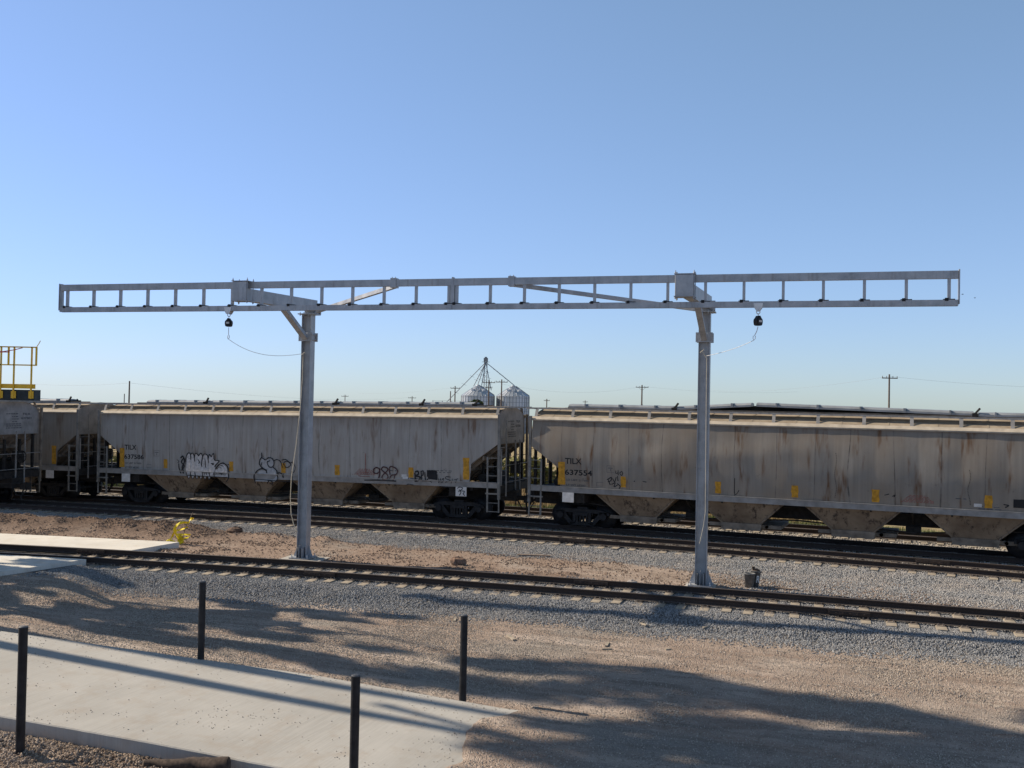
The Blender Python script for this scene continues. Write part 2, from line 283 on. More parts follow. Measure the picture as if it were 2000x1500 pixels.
def height(x, y):
    x = np.asarray(x, float); y = np.asarray(y, float)
    dn = dist(yN, x, y); dm = dist(yM, x, y); df = dist(yF, x, y); dt = dist(yT, x, y)
    big = fbm(x * .33, y * .33, 3) - .45; lump = fbm(x * 1.7 + 9, y * 1.7, 4) - .45; fine = fbm(x * 6, y * 6 + 3, 3) - .45
    sz = slab_z(x); fe = far_e(x); ne = near_e(x)
    z = sz - .07 + (-.47 - sz + .07) * sstep(fe + .3, fe + 4.5, y) + .10 * big + .05 * lump + .03 * fine
    for off, amp in ((-4.6, .030), (-6.3, .034), (-7.6, .024), (-9.3, .026)):
        dd = dn - off - .5 * np.sin(x * .16 + off) - .03 * x * (off + 6); z = z - amp * np.exp(-(dd / .16) ** 2) + amp * .6 * np.exp(-((np.abs(dd) - .28) / .1) ** 2)
    under = (y < fe + .02) & (y > ne - .02); cov = sstep(-.06, .06, x - cover_x(y) + .22 * (fbm(x * 3, y * 3, 3) - .45))
    zc = sz + .035 + .05 * lump + .02 * fine
    z = np.where(y < fe + .3, np.where(x > -1.6, (sz - .10) * (1 - cov) + zc * cov, np.where(under, sz - .12 - .22 * sstep(ne + .5, ne + .15, y), z)), z)
    # soil in front of the near kerb
    front = sz - .235 + .36 * (fbm(x * 1.1, y * 1.1 + 4, 4) - .36) * sstep(0, .5, ne - y) + .03 * sstep(.3, 1.4, ne - y) + .03 * fine
    z = np.where((y < ne + .12) & (x < -1.6), front, z)
    # between near and middle tracks
    mid = -.24 + .05 * big + .05 * np.maximum(lump, -.1) + .02 * fine
    ridge = np.exp(-((y - (38.2 - .2 * (x + 18) * 1.0)) / 1.3) ** 2) * sstep(-8.5, -13, x) * (.30 + .35 * (lump + .2))
    r2 = np.exp(-((dn - 2.1 - .3 * lump) / .45) ** 2) * (sstep(-3.5, -1.5, x) * sstep(3.6, 1.5, x) * .15 + sstep(-9, -11, x) * .12) * (.6 + 1.6 * np.maximum(lump, 0))
    r3 = np.exp(-((y - 35.9 + .25 * (x + 8)) / .55) ** 2) * sstep(-10.5, -9, x) * sstep(-5.2, -6.6, x) * .22 * (.5 + 1.6 * np.maximum(lump + .1, 0))
    mid = mid + ridge + r2 + r3
    a = sstep(.0, 1.5, dn); z = z * (1 - a) + mid * a
    # ballast beds
    shoulder = .10 * np.maximum(fbm(x * .9 + 3, y * .9, 3) - .35, 0) * 2.2 * sstep(-2.9, -2.2, dn) * sstep(-1.5, -1.9, dn)
    bn = np.where(dn < 0, -.235 - .30 * sstep(1.45, 2.8, -dn) - np.where(-dn > 2.8, .6, 0), -.235 - .08 * sstep(1.2, 2.0, dn) - np.where(dn > 2.0, .6, 0)) + .03 * lump + shoulder
    pn = sstep(-9.6, -13.4, x + .3 * dn) * sstep(-6.5, -4.6, dn) * sstep(-.8, -1.2, dn); z = np.where((dn > -3.2) & (dn < 2.2), np.maximum(z, bn), z); z = np.maximum(z, -.15 * pn - .9 * (1 - pn)); z = np.where(np.abs(dn) < 1.3, np.minimum(z, -.238 + .02 * fine), z)
    dz = drop(x) * sstep(.8, 3.0, dm)
    bed = -.238 + .03 * lump + .012 * fine - .10 * sstep(1.6, 4.2, -dm)
    w = sstep(-4.2, -2.6, dm + .8 * (lump)); z = z * (1 - w) + (bed + dz) * w
    far = -.55 + .15 * big + drop(x) * .6; w2 = sstep(2.0, 4.5, df); z = z * (1 - w2) + far * w2
    z = np.where(in_panel(x, y), np.minimum(z, -.14), z)
    lowfar = sstep(60, 140, np.hypot(x, y)); z = z * (1 - lowfar) + (-.75) * lowfar - .026 * np.maximum(np.hypot(x, y) - 150, 0)
    return z
def masks(x, y):
    dn = dist(yN, x, y); dm = dist(yM, x, y); df = dist(yF, x, y); wob = .9 * (fbm(x * .8, y * .8, 4) - .45); w2 = 1.6 * (fbm(x * .5 + 4, y * .5, 3) - .45)
    g = sstep(-2.95, -2.5, dn + wob * .6) * sstep(1.75, 1.2, dn + wob * .5)
    gm = sstep(-4.5, -3.5, dm + w2 + .6 * sstep(4, 10, x) * 2.0 - 1.2 * sstep(-9, -14, x)) * sstep(3.6, 2.8, df + wob); g = np.maximum(g, gm)
    g = np.maximum(g, .55 * sstep(5, 9, x) * sstep(1.0, 2.0, dn) * (1 - gm))
    grass = sstep(2.9, 4.0, df + wob); clay = sstep(1.2, 1.8, dn) * (1 - gm) * (.35 + .65 * sstep(4.5, 1.0, x)) * sstep(.22, .5, fbm(x * .9, y * .9, 3) + .1)
    soil = np.exp(-((y - (38.2 - .2 * (x + 18))) / 1.6) ** 2) * sstep(-8.5, -12, x); clay = np.maximum(clay, np.exp(-((dn + 3.4) / .8) ** 2) * sstep(-12.5, -11, x) * sstep(-8.5, -10, x) * .9)
    for off in (-4.6, -6.3, -7.6, -9.3): clay = np.maximum(clay, .7 * np.exp(-((dn - off - .5 * np.sin(x * .16 + off) - .03 * x * (off + 6)) / .22) ** 2) * sstep(.35, .55, fbm(x * .5 + off, y * .5, 3) + .1))
    clay = np.maximum(clay, .45 * sstep(-1.5, -3.0, dn) * sstep(.45, .6, fbm(x * .45 + 8, y * .45, 3)))
    soil = np.maximum(soil, .9 * (y < near_e(x)) * (x < -1.6) * sstep(.3, .55, fbm(x * .9, y * .9 + 2, 3)))
    soil = np.maximum(soil, np.exp(-((dn - 2.1) / .5) ** 2) * sstep(-3.5, -1.5, x) * sstep(3.6, 1.5, x) * .6 * sstep(.4, .55, fbm(x * 1.7 + 9, y * 1.7, 4)))
    return g * (1 - np.clip(soil, 0, 1)), grass, np.clip(clay, 0, 1), np.clip(soil, 0, 1)
def axis(a, b, st, lo, hi):
    c = list(np.arange(a, b + 1e-6, st)); l = []; s = st; v = a
    while v > lo: s = min(s * 1.16, 900); v -= s; l.append(v)
    r = []; s = st; v = b
    while v < hi: s = min(s * 1.16, 900); v += s; r.append(v)
    return np.array(l[::-1] + c + r)
gx = axis(-22, 16, .095, -6000, 6000); gy = axis(12.2, 44, .095, -200, 9000)
GX, GY = np.meshgrid(gx, gy); GZ = height(GX, GY); mg, mgr, mcl, mso = masks(GX, GY)
tag(grid_mesh('ground', GX, GY, GZ, GROUND, {'gravel': mg, 'grass': mgr, 'clay': mcl, 'soil': mso}), kind='structure')

# ------------------------------------------------------------------ concrete: pavement slab and crossing panels
def slab_mesh():
    xs = np.linspace(-22, 2.2, 300); mb = MB(); V = []; F = []; prof = 7
    for i, x in enumerate(xs):
        f = float(far_e(x)) + .03 * (float(fbm(x * 2.3, 7.0 + 0 * x, 3)) - .45); n = float(near_e(x)) + .03 * (float(fbm(x * 2.7, 3.0 + 0 * x, 3)) - .45); z = float(slab_z(x)); b = .018
        for (y, zz) in ((n, z - .42), (n, z - b), (n + b, z), (n + .09, z + .002), (f - b * 1.5, z), (f, z - b * 1.5), (f, z - .3)): V.append((x, y, zz))
    for i in range(len(xs) - 1):
        for k in range(prof - 1): a = i * prof + k; F.append((a, a + prof, a + prof + 1, a + 1))
    mb.add(V, F); return mb
tag(slab_mesh().build('pavement', CONC), kind='structure')
def panel_strip(d0, d1, x1a, x1b, z):
    mb = MB(); xs = np.linspace(-40, x1a, 40)
    for s in range(1):
        V = []; F = []
        for i, x in enumerate(xs):
            for d, xe in ((d0, x1a), (d1, x1b)):
                xx = x if x < xs[-1] else xe
                sl = float(slope(yN, xx)); n = np.array([-sl, 1]) / math.hypot(sl, 1); p = np.array([xx, float(yN(xx))]) + n * d
                V += [(p[0], p[1], z), (p[0], p[1], z - .2)]
        for i in range(len(xs) - 1):
            a = i * 4; F += [(a, a + 4, a + 6, a + 2), (a, a + 1, a + 5, a + 4), (a + 2, a + 6, a + 7, a + 3)]
        a = (len(xs) - 1) * 4; F.append((a, a + 1, a + 3, a + 2)); mb.add(V, F)
    return mb
tag(panel_strip(.92, 3.0, -12.2, -11.75, -.02).build('crossing_pavement_far', CONC_W), kind='structure')
tag(panel_strip(-4.2, -.95, -13.6, -12.5, -.03).build('crossing_pavement_near', CONC_W), kind='structure')

# ------------------------------------------------------------------ stones (instanced on scattered points)
def stone_nodes(name, mat, size, lo, hi):
    ng = bpy.data.node_groups.new(name, 'GeometryNodeTree'); ng.interface.new_socket(name='Geometry', in_out='INPUT', socket_type='NodeSocketGeometry'); ng.interface.new_socket(name='Geometry', in_out='OUTPUT', socket_type='NodeSocketGeometry')
    N = ng.nodes; L = ng.links; i = N.new('NodeGroupInput'); o = N.new('NodeGroupOutput'); ip = N.new('GeometryNodeInstanceOnPoints'); ico = N.new('GeometryNodeMeshIcoSphere'); ico.inputs['Radius'].default_value = size; ico.inputs['Subdivisions'].default_value = 1
    sm = N.new('GeometryNodeSetMaterial'); sm.inputs['Material'].default_value = mat
    rv = N.new('FunctionNodeRandomValue'); rv.data_type = 'FLOAT_VECTOR'; rv.inputs[0].default_value = (0, 0, 0); rv.inputs[1].default_value = (6.28, 6.28, 6.28)
    sv = N.new('FunctionNodeRandomValue'); sv.data_type = 'FLOAT_VECTOR'; sv.inputs[0].default_value = lo; sv.inputs[1].default_value = hi; sv.inputs['Seed'].default_value = 5
    L.new(i.outputs[0], ip.inputs['Points']); L.new(ico.outputs[0], sm.inputs[0]); L.new(sm.outputs[0], ip.inputs['Instance']); L.new(rv.outputs[0], ip.inputs['Rotation']); L.new(sv.outputs[0], ip.inputs['Scale']); L.new(ip.outputs[0], o.inputs[0]); return ng
def scatter(name, P, mat, size, lo=(.45, .45, .4), hi=(1.35, 1.1, .9)):
    me = bpy.data.meshes.new(name); me.vertices.add(len(P)); me.vertices.foreach_set('co', P.astype(np.float32).ravel()); me.materials.append(mat); me.update()
    o = link(name, me); md = o.modifiers.new('stones', 'NODES'); md.node_group = stone_nodes(name, mat, size, lo, hi); tag(o, kind='stuff'); return o
def sample(n, x0, x1, y0, y1, accept):
    out = []; tot = 0
    while tot < n:
        x = rng.uniform(x0, x1, n * 2); y = rng.uniform(y0, y1, n * 2); k = (rng.uniform(0, 1, n * 2) < accept(x, y)) & (np.abs(x) < .56 * y + 2)
        out.append(np.stack([x[k], y[k]], 1)); tot += k.sum()
        if len(out) > 60: break
    p = np.concatenate(out)[:n]; return np.column_stack([p, height(p[:, 0], p[:, 1]) + .004])
def acc_near(x, y):
    d = dist(yN, x, y); wob = 1.5 * (fbm(x * .8, y * .8, 4) - .45); return sstep(-3.7, -2.1, d + .6 * wob) * sstep(1.9, 1.3, d + wob * .5) * (~in_panel(x, y))
def acc_mid(x, y):
    g, _, _, _ = masks(x, y); dm = dist(yM, x, y); dn = dist(yN, x, y); return np.where((dn > 2.2), g, 0) * sstep(1.9, 1.6, dm)
def acc_far(x, y): df = dist(yF, x, y); dm = dist(yM, x, y); return ((dm > 1.8) & (df < 3.0)) * 1.0
scatter('ballast_stones', sample(130000, -18, 14, 20, 36, acc_near), STONE, .029)
scatter('grey_ballast_stones', sample(130000, -24, 18, 26, 46, acc_mid), STONE_DUSTY, .029)
scatter('pale_ballast_stones', sample(60000, -30, 22, 30, 64, acc_far), STONE_WARM, .036)
def acc_fg(x, y):
    dn = dist(yN, x, y); fe = far_e(x); off = (y > fe + .02) | ((x > cover_x(y) + .12)) | (y < near_e(x) - .03)
    return off * (dn < -2.4) * (.25 + 1.2 * sstep(.40, .62, fbm(x * .5 + 2, y * .5, 4)))
scatter('scattered_gravel', sample(110000, -16, 13, 12.4, 28, acc_fg), PEBBLE, .013, (.5, .5, .3), (1.6, 1.4, .8))
def acc_mound(x, y): dn = dist(yN, x, y); dm = dist(yM, x, y); return ((dn > 1.3) & (dm < -3.0)) * (.06 + sstep(.45, .62, fbm(x * 1.7 + 9, y * 1.7, 4)) * (.35 + .65 * sstep(-8, -11, x))) * (~in_panel(x, y))
p2 = sample(900, -14, .5, 13, 23, lambda x, y: ((y < far_e(x) - .03) & (y > near_e(x) + .03) & (x < cover_x(y) - .05)) * (.05 + np.exp(-(far_e(x) - y) / .25) + np.exp(-(cover_x(y) - x) / .5) + .5 * sstep(.55, .65, fbm(x * .8, y * .8, 3)))); p2[:, 2] = slab_z(p2[:, 0]) + .004
scatter('pavement_grit', p2, PEBBLE, .010, (.4, .4, .3), (1.8, 1.4, .8))
CLOD = mat_stone('soil_clod', (.09, .06, .045), (.30, .215, .16))
scatter('soil_clods', sample(15000, -24, 12, 24, 42, acc_mound), CLOD, .026, (.3, .3, .3), (1.8, 1.4, 1.1))
def acc_front(x, y): return ((y < near_e(x) - .02) & (x < -1.6)) * (.3 + sstep(.35, .6, fbm(x * 1.1, y * 1.1 + 4, 4)))
scatter('loose_soil_crumbs', sample(14000, -9, -1.6, 11.8, 16.4, acc_front), mat_stone('soil_crumb', (.10, .07, .052), (.40, .31, .235)), .026, (.3, .3, .3), (1.9, 1.5, 1.2))

# ------------------------------------------------------------------ railway tracks
def rail_mesh(f, d, x0, x1, zf, step=.8):
    prof = [(-.07, -.175), (.07, -.175), (.07, -.163), (.012, -.145), (.009, -.05), (.037, -.038), (.037, -.006), (.03, 0), (-.03, 0), (-.037, -.006), (-.037, -.038), (-.009, -.05), (-.012, -.145), (-.07, -.163)]
    xs = np.arange(x0, x1 + step, step); V = []; F = []; n = len(prof)
    for x in xs:
        sl = float(slope(f, x)); nn = np.array([-sl, 1]) / math.hypot(sl, 1); c = np.array([x, float(f(x))]) + nn * d; z = float(zf(x))
        for a, b in prof: V.append((c[0] + nn[0] * a, c[1] + nn[1] * a, z + b))
    for i in range(len(xs) - 1):
        for k in range(n): F.append((i * n + k, (i + 1) * n + k, (i + 1) * n + (k + 1) % n, i * n + (k + 1) % n))
    return MB().add(V, F)
def track(label, f, x0, x1, zf, ties, joints, plates=True, skip=None, name='railway_track'):
    t = empty(name, (0, 0, 0)); tag(t, label, 'railway track', 'parallel railway tracks')
    rails = [rail_mesh(f, d, x0, x1, zf).build('rail', RAIL, t) for d in (-.7545, .7545)]
    for side, x in joints:
        mb = MB(); d = -.7545 if side == 0 else .7545
        pts = []
        for xx in (x - .47, x + .47):
            sl = float(slope(f, xx)); nn = np.array([-sl, 1]) / math.hypot(sl, 1); c = np.array([xx, float(f(xx))]) + nn * (d - .047); pts.append((c[0], c[1], float(zf(xx)) - .085))
        mb.bar(pts[0], pts[1], .05, .1)
        P, Q = Vector(pts[0]), Vector(pts[1])
        for k in range(6): c = P.lerp(Q, (k + .5) / 6) - Vector((.1, .045, 0)) * .6; mb.tube([c, c + Vector((-.012, -.035, 0))], .017, 6)
        mb.build('joint_bar', JOINT, rails[side])
    if ties:
        tm = MB().box(-.115, .115, -1.3, 1.3, -.34, -.187).mesh('tie', TIE); pm = MB()
        pm.box(-.09, .09, -.17, .17, -.187, -.174)
        for a in (-.055, .055):
            for e in (-.1, .1): pm.box(a - .012, a + .012, e - .014, e + .014, -.174, -.135)
        pm = pm.mesh('tie_plate', PLATE)
        for k, x in enumerate(np.arange(ties[0], ties[1], .53)):
            xx = x + random.uniform(-.03, .03)
            if skip and skip(xx): continue
            o = link('tie', tm, t); o.location = (xx, float(f(xx)) + random.uniform(-.04, .04), float(zf(xx)) + random.uniform(-.032, .004)); o.rotation_euler = (0, 0, math.atan(float(slope(f, xx))) + random.uniform(-.02, .02))
            if plates:
                for d in (-.7545, .7545): p = link('tie_plate', pm, o); p.location = (0, d, 0)
    return t
Z0 = lambda x: 0.0 * np.asarray(x)
track('nearest railway track with dusty tan ties, running under the steel gantry', yN, -45, 26, Z0, (-26, 17), [(0, -14.85), (0, -5.2), (0, 8.63), (1, -13.45), (1, 2.12), (1, 12.9)], skip=lambda x: x < -14.2)
track('empty middle railway track directly in front of the hopper cars', yM, -60, 30, Z0, (-26, 24), [(0, -11.9), (0, 2.6), (1, -1.0), (1, 13.7)])
track('railway track the coupled hopper cars stand on', yT, -70, 34, drop, (-24, 26), [], plates=False)
track('farthest railway track, half seen under the hopper cars', yF, -70, 36, drop, (-26, 28), [(0, -4), (1, 6)], plates=False)

# ------------------------------------------------------------------ covered hopper cars
L2, WY = 10.2, 1.6
cache = {}
def cached(key, mat, fn):
    if key not in cache: cache[key] = fn().mesh(key, mat)
    return cache[key]
def roof_z(y):
    a = abs(y); return np.interp(a, [0, .35, .7, 1.1, 1.4, 1.52], [4.72, 4.70, 4.64, 4.545, 4.43, 4.345])
def side_mesh(name, mat, dents, amp, seed, bow):
    r = np.random.default_rng(seed); xs = np.linspace(-L2, L2, 300); nz = 34; V = []; F = []; D = []
    for k in range(dents): D.append((r.uniform(-9.5, 9.8), r.uniform(1.9, 3.9), r.uniform(.45, 1.3), r.uniform(.3, .8), r.uniform(-1, 1) * amp))
    for x in xs:
        ax = abs(x); zb = 1.60 if ax <= 9.0 else np.interp(ax, [9.0, 9.03, 9.3, L2], [1.62, 2.34, 2.55, 3.17])
        for j in range(nz):
            t = j / (nz - 1); z = zb + (4.25 - zb) * t; zt = (z - 1.6) / 2.65
            ph = ((x + 20.72) / 1.38) % 1.0; y = -WY - bow * math.sin(math.pi * min(max(zt, 0), 1)) - amp * .42 * math.sin(math.pi * ph) * math.sin(math.pi * min(max(zt, 0), 1)) ** .7
            for (dx, dz, sx, sz, a) in D: y -= a * math.exp(-((x - dx) / sx) ** 2 - ((z - dz) / sz) ** 2)
            V.append((x, y, z))
    for i in range(len(xs) - 1):
        for j in range(nz - 1): F.append((i * nz + j, (i + 1) * nz + j, (i + 1) * nz + j + 1, i * nz + j + 1))
    m = MB(); m.add(V, F, True); return m
def far_side():
    m = MB(); pts = [(-9.0, 1.6), (9.0, 1.6), (9.03, 2.34), (9.3, 2.55), (L2, 3.17), (L2, 4.25), (-L2, 4.25), (-L2, 3.17), (-9.3, 2.55), (-9.03, 2.34)]
    return m.prism(pts, WY - .01, WY)
def roof():
    m = MB(); ys = np.linspace(-1.52, 1.52, 25); xs = [-L2 + .02, L2 - .02]; V = [(x, y, roof_z(y)) for x in xs for y in ys]; n = len(ys)
    m.add(V, [(i, i + n, i + n + 1, i + 1) for i in range(n - 1)], True)
    for k in range(13): # carlines pressed into the roof
        x = -L2 + .8 + k * 1.567
        W = [(x + dx, y, roof_z(y) + .012) for dx in (-.03, .03) for y in ys]; m.add(W, [(i, i + n, i + n + 1, i + 1) for i in range(n - 1)], True)
    return m
def chord(s):
    m = MB(); m.prism([(s * 1.60, 4.20), (s * 1.655, 4.20), (s * 1.665, 4.25), (s * 1.51, 4.36), (s * 1.50, 4.33), (s * 1.60, 4.26)], -L2 - .06, L2 + .06, 'yz'); return m
def end_panel(s):
    m = MB(); ys = np.linspace(-1.59, 1.59, 23); x = s * (L2 - .06); top = [(y, float(roof_z(max(-1.52, min(1.52, y)))) + .01 if abs(y) < 1.53 else 4.28) for y in ys]
    poly = [(-1.59, 3.17)] + top + [(1.59, 3.17)]; m.prism(poly, x - .02, x + .02, 'yz'); return m
def slope_sheet(s):
    m = MB(); a = L2 - .07; b = 8.0
    V = [(s * a, -1.58, 3.19), (s * a, 1.58, 3.19), (s * b, 1.5, 1.55), (s * b, -1.5, 1.55)]; W = [(x, y, z - .03) for x, y, z in V]; m.add(V + W, [(0, 1, 2, 3), (7, 6, 5, 4), (0, 4, 5, 1), (1, 5, 6, 2), (2, 6, 7, 3), (3, 7, 4, 0)])
    for y in (-1.2, -.4, .4, 1.2): m.bar((s * (a - .05), y, 3.06), (s * b, y, 1.45), .06, .14)
    m.bar((s * 9.55, -1.55, 2.6), (s * 9.55, 1.55, 2.6), .08, .16); m.bar((s * 8.9, -1.45, 2.12), (s * 8.9, 1.45, 2.12), .08, .14); return m
def sill(s):
    m = MB(); m.box(-L2 - .1, L2 + .1, s * 1.6 - (.07 if s < 0 else 0), s * 1.6 + (0 if s < 0 else .07), 1.40, 1.605); m.box(-L2 - .1, L2 + .1, min(s * 1.45, s * 1.69), max(s * 1.45, s * 1.69), 1.605, 1.625); return m
def center_sill():
    m = MB(); m.box(-10.55, 10.55, -.33, .33, .78, 1.22)
    for s in (-1, 1):
        m.box(s * 8.25 - .25, s * 8.25 + .25, -1.5, 1.5, 1.0, 1.4); m.box(s * 10.2 - .12, s * 10.2 + .12, -1.58, 1.58, 1.18, 1.5)
        for y in (-1.25, -.45, .45, 1.25): m.box(s * 10.2 - .05, s * 10.2 + .05, y - .05, y + .05, 1.5, 3.15 if abs(y) > 1 else 2.95)
        for y in (-.7, .7): m.bar((s * 9.2, y, 1.5), (s * 9.2, y, 2.35), .09, .09)
        m.box(s * 9.0 - .06, s * 9.0 + .06, -1.5, 1.5, 1.25, 1.42); m.tube([(s * 8.0, -.9, .95), (s * 4.0, -.85, .62), (0, -.7, .78)], .03, 6); m.box(s * 3.95 - .25, s * 3.95 + .25, -.5, .5, .5, .8)
        for xb in (2.6, 3.95, 5.2): m.bar((s * xb, -1.5, 1.38), (s * xb, -.3, .85), .06, .06)
    return m
def end_deck(s):
    m = MB(); m.box(min(s * 8.9, s * 10.25), max(s * 8.9, s * 10.25), -1.5, 1.5, 1.49, 1.53); m.box(min(s * 8.95, s * 9.6), max(s * 8.95, s * 9.6), .2, 1.2, 1.53, 1.95); m.tube([(s * 9.3, -1.1, 1.75), (s * 9.3, 0, 1.75)], .17, 12); return m
def hopper(xc):
    m = MB(); t = [(xc - 1.66, -1.52, 1.47), (xc + 1.66, -1.52, 1.47), (xc + 1.66, 1.52, 1.47), (xc - 1.66, 1.52, 1.47)]; b = [(xc - .70, -1.02, .56), (xc + .70, -1.02, .56), (xc + .70, 1.02, .56), (xc - .70, 1.02, .56)]
    m.add(t + b, [(0, 1, 5, 4), (1, 2, 6, 5), (2, 3, 7, 6), (3, 0, 4, 7), (4, 5, 6, 7)])
    for sx in (-1, 1): m.bar((xc + sx * 1.64, -1.54, 1.46), (xc + sx * .70, -1.04, .57), .05, .05)
    return m
def gate(xc):
    m = MB(); m.box(xc - .73, xc + .73, -1.05, 1.05, .33, .56); m.box(xc - .75, xc + .75, -1.07, -1.05, .47, .58); m.box(xc + .73, xc + 1.45, -.95, .95, .42, .55); m.box(xc - 1.2, xc - .73, -.95, -.85, .42, .55)
    for k in range(3): m.tube([(xc + .95, -1.12, .5), (xc + .95, -.9, .5)], .06, 8)
    m.box(xc - .3, xc - .1, -1.065, -1.05, .36, .46); return m
def ladder(s, y):
    m = MB(); o = -1 if y < 0 else 1; yy = y
    m.box(s * 10.28 - .05, s * 10.28 + .05, yy - .05, yy + .05, .95, 4.38); m.box(s * 10.28 - .025, s * 10.28 + .025, yy - .02, yy + .02, .42, .95); m.box(s * 9.78 - .03, s * 9.78 + .03, yy - .03, yy + .03, .42, 2.66)
    for z in (.45, .80, 1.15, 1.9, 2.28, 2.62): m.bar((s * 9.78, yy, z), (s * 10.28, yy, z), .025, .025)
    m.box(min(s * 9.7, s * 10.3), max(s * 9.7, s * 10.3), yy - .05, yy + .03, 1.15, 1.2); return m
def end_ladder(s):
    m = MB(); x = s * 10.34
    for y in (-1.55, -1.0): m.box(x - .025, x + .025, y - .025, y + .025, 1.5 if y < -1.2 else 1.0, 3.0 if y < -1.2 else 4.15)
    for z in (1.9, 2.28, 2.66, 3.05, 3.45, 3.85): m.bar((x, -1.6, z), (x, -1.0, z), .022, .022)
    for y in (.1, .62): m.box(x - .025, x + .025, y - .025, y + .025, .8, 3.32)
    for z in (1.6, 2.3): m.bar((x, -1.0, z), (x, 1.55, z), .025, .025)
    return m
def brake_wheel(s):
    m = MB(); x = s * 10.42; P = [(x, .35 + .27 * math.cos(t), 2.15 + .27 * math.sin(t)) for t in np.linspace(0, 2 * math.pi, 25)]; m.tube(P, .018, 6, False)
    for k in range(5): t = k * 1.2566; m.bar((x, .35, 2.15), (x, .35 + .27 * math.cos(t), 2.15 + .27 * math.sin(t)), .02, .02)
    m.box(x - .2 * s - .12, x - .2 * s + .12, .1, .6, 1.9, 2.4); return m
def running_board(s):
    m = MB(); y0, y1 = s * .93, s * 1.36; a, b = min(y0, y1), max(y0, y1)
    for y in (a, b): m.box(-10.6, 10.6, y - .018, y + .018, 4.655, 4.715)
    for y in (a + .14, b - .14): m.box(-10.6, 10.6, y - .008, y + .008, 4.675, 4.71)
    for k in range(187): x = -10.58 + k * .1135; m.box(x - .03, x + .03, a, b, 4.672, 4.708)
    return m
def board_bracket(x, s):
    m = MB(); a, b = s * 1.50, s * 1.37; m.add([(x - .06, a, 4.34), (x + .06, a, 4.34), (x + .06, b, 4.66), (x - .06, b, 4.66), (x - .06, a - s * .02, 4.35), (x + .06, a - s * .02, 4.35), (x + .06, b - s * .02, 4.66), (x - .06, b - s * .02, 4.66)], [(0, 1, 2, 3), (7, 6, 5, 4), (0, 4, 5, 1), (2, 6, 7, 3), (1, 5, 6, 2), (0, 3, 7, 4)]); return m
def cross_walk(s):
    m = MB(); x = s * 10.42
    for y in np.linspace(-1.3, 1.3, 24): m.box(x - .17, x + .17, y - .018, y + .018, 4.672, 4.706)
    for d in (-.17, .17): m.box(x + d - .02, x + d + .02, -1.36, 1.36, 4.65, 4.712)
    return m
def hatch(x0, x1, za, zb):
    m = MB(); prof = [(-.36, 0), (-.36, .07), (-.27, .13), (0, .155), (.27, .13), (.36, .07), (.36, 0)]
    V = [(x0, y, za + z) for y, z in prof] + [(x1, y, zb + z) for y, z in prof]; n = len(prof)
    m.add(V, [(i, i + n, i + n + 1, i + 1) for i in range(n - 1)] + [tuple(range(n)), tuple(range(2 * n - 1, n - 1, -1)), (0, n - 1, 2 * n - 1, n)])
    k = int((x1 - x0) / 1.5) + 1
    for i in range(k): x = x0 + (i + .5) * (x1 - x0) / k; z = za + (zb - za) * (i + .5) / k; m.box(x - .04, x + .04, -.40, .40, z + .0, z + .165) if i % 2 else m.box(x - .03, x + .03, -.38, .38, z + .01, z + .162)
    return m
def coaming():
    m = MB(); m.box(-9.2, 9.2, -.33, -.29, 4.66, 4.765); m.box(-9.2, 9.2, .29, .33, 4.66, 4.765); return m
def latch(x, z):
    m = MB(); m.box(x - .09, x + .09, -.42, .42, z - .10, z + .03); m.bar((x, -.3, z), (x + .16, -.34, z + .2), .07, .06); m.bar((x, .3, z), (x - .1, .34, z + .08), .06, .05); return m
def wheel(xc, y):
    m = MB(); s = 1 if y > 0 else -1; P = [(.05, -.07), (.457, -.07), (.457, .03), (.485, .035), (.485, .06), (.38, .06), (.36, .0), (.16, -.01), (.13, .08), (.05, .08)]; V = []; F = []; n = 32
    for r, d in P:
        for i in range(n): t = 2 * math.pi * i / n; V.append((xc + r * math.cos(t), y - s * d, .457 + r * math.sin(t)))
    for k in range(len(P) - 1):
        for i in range(n): j = (i + 1) % n; F.append((k * n + i, k * n + j, (k + 1) * n + j, (k + 1) * n + i))
    m.add(V, F, True); return m
def axle(xc):
    return MB().tube([(xc, -1.05, .457), (xc, 1.05, .457)], .085, 12)
def side_frame(xc, y):
    m = MB(); a, b = y - .07, y + .07
    m.prism([(xc - 1.12, .62), (xc - .72, .72), (xc + .72, .72), (xc + 1.12, .62), (xc + 1.14, .50), (xc + .70, .57), (xc - .70, .57), (xc - 1.14, .50)], a, b)
    for s in (-1, 1):
        m.prism([(xc + s * .98, .60), (xc + s * .74, .60), (xc + s * .38, .18), (xc + s * .34, .10), (xc + s * .52, .10)], a, b); m.prism([(xc + s * .26, .58), (xc + s * .38, .58), (xc + s * .38, .14), (xc + s * .26, .14)], a, b)
        m.tube([(xc + s * .9, y - .13, .457), (xc + s * .9, y + .1, .457)], .135, 14); m.box(xc + s * .9 - .17, xc + s * .9 + .17, a, b, .5, .64)
    m.prism([(xc - .52, .19), (xc + .52, .19), (xc + .46, .08), (xc - .46, .08)], a, b); m.box(xc - .27, xc + .27, y - .12, y + .12, .46, .58)
    for k in range(4): m.tube([(xc - .2 + k * .133, y - .03, .19), (xc - .2 + k * .133, y - .03, .46)], .05, 8)
    return m
def bolster(xc): return MB().box(xc - .22, xc + .22, -1.02, 1.02, .48, .80).box(xc - .3, xc + .3, -.3, .3, .7, .85)
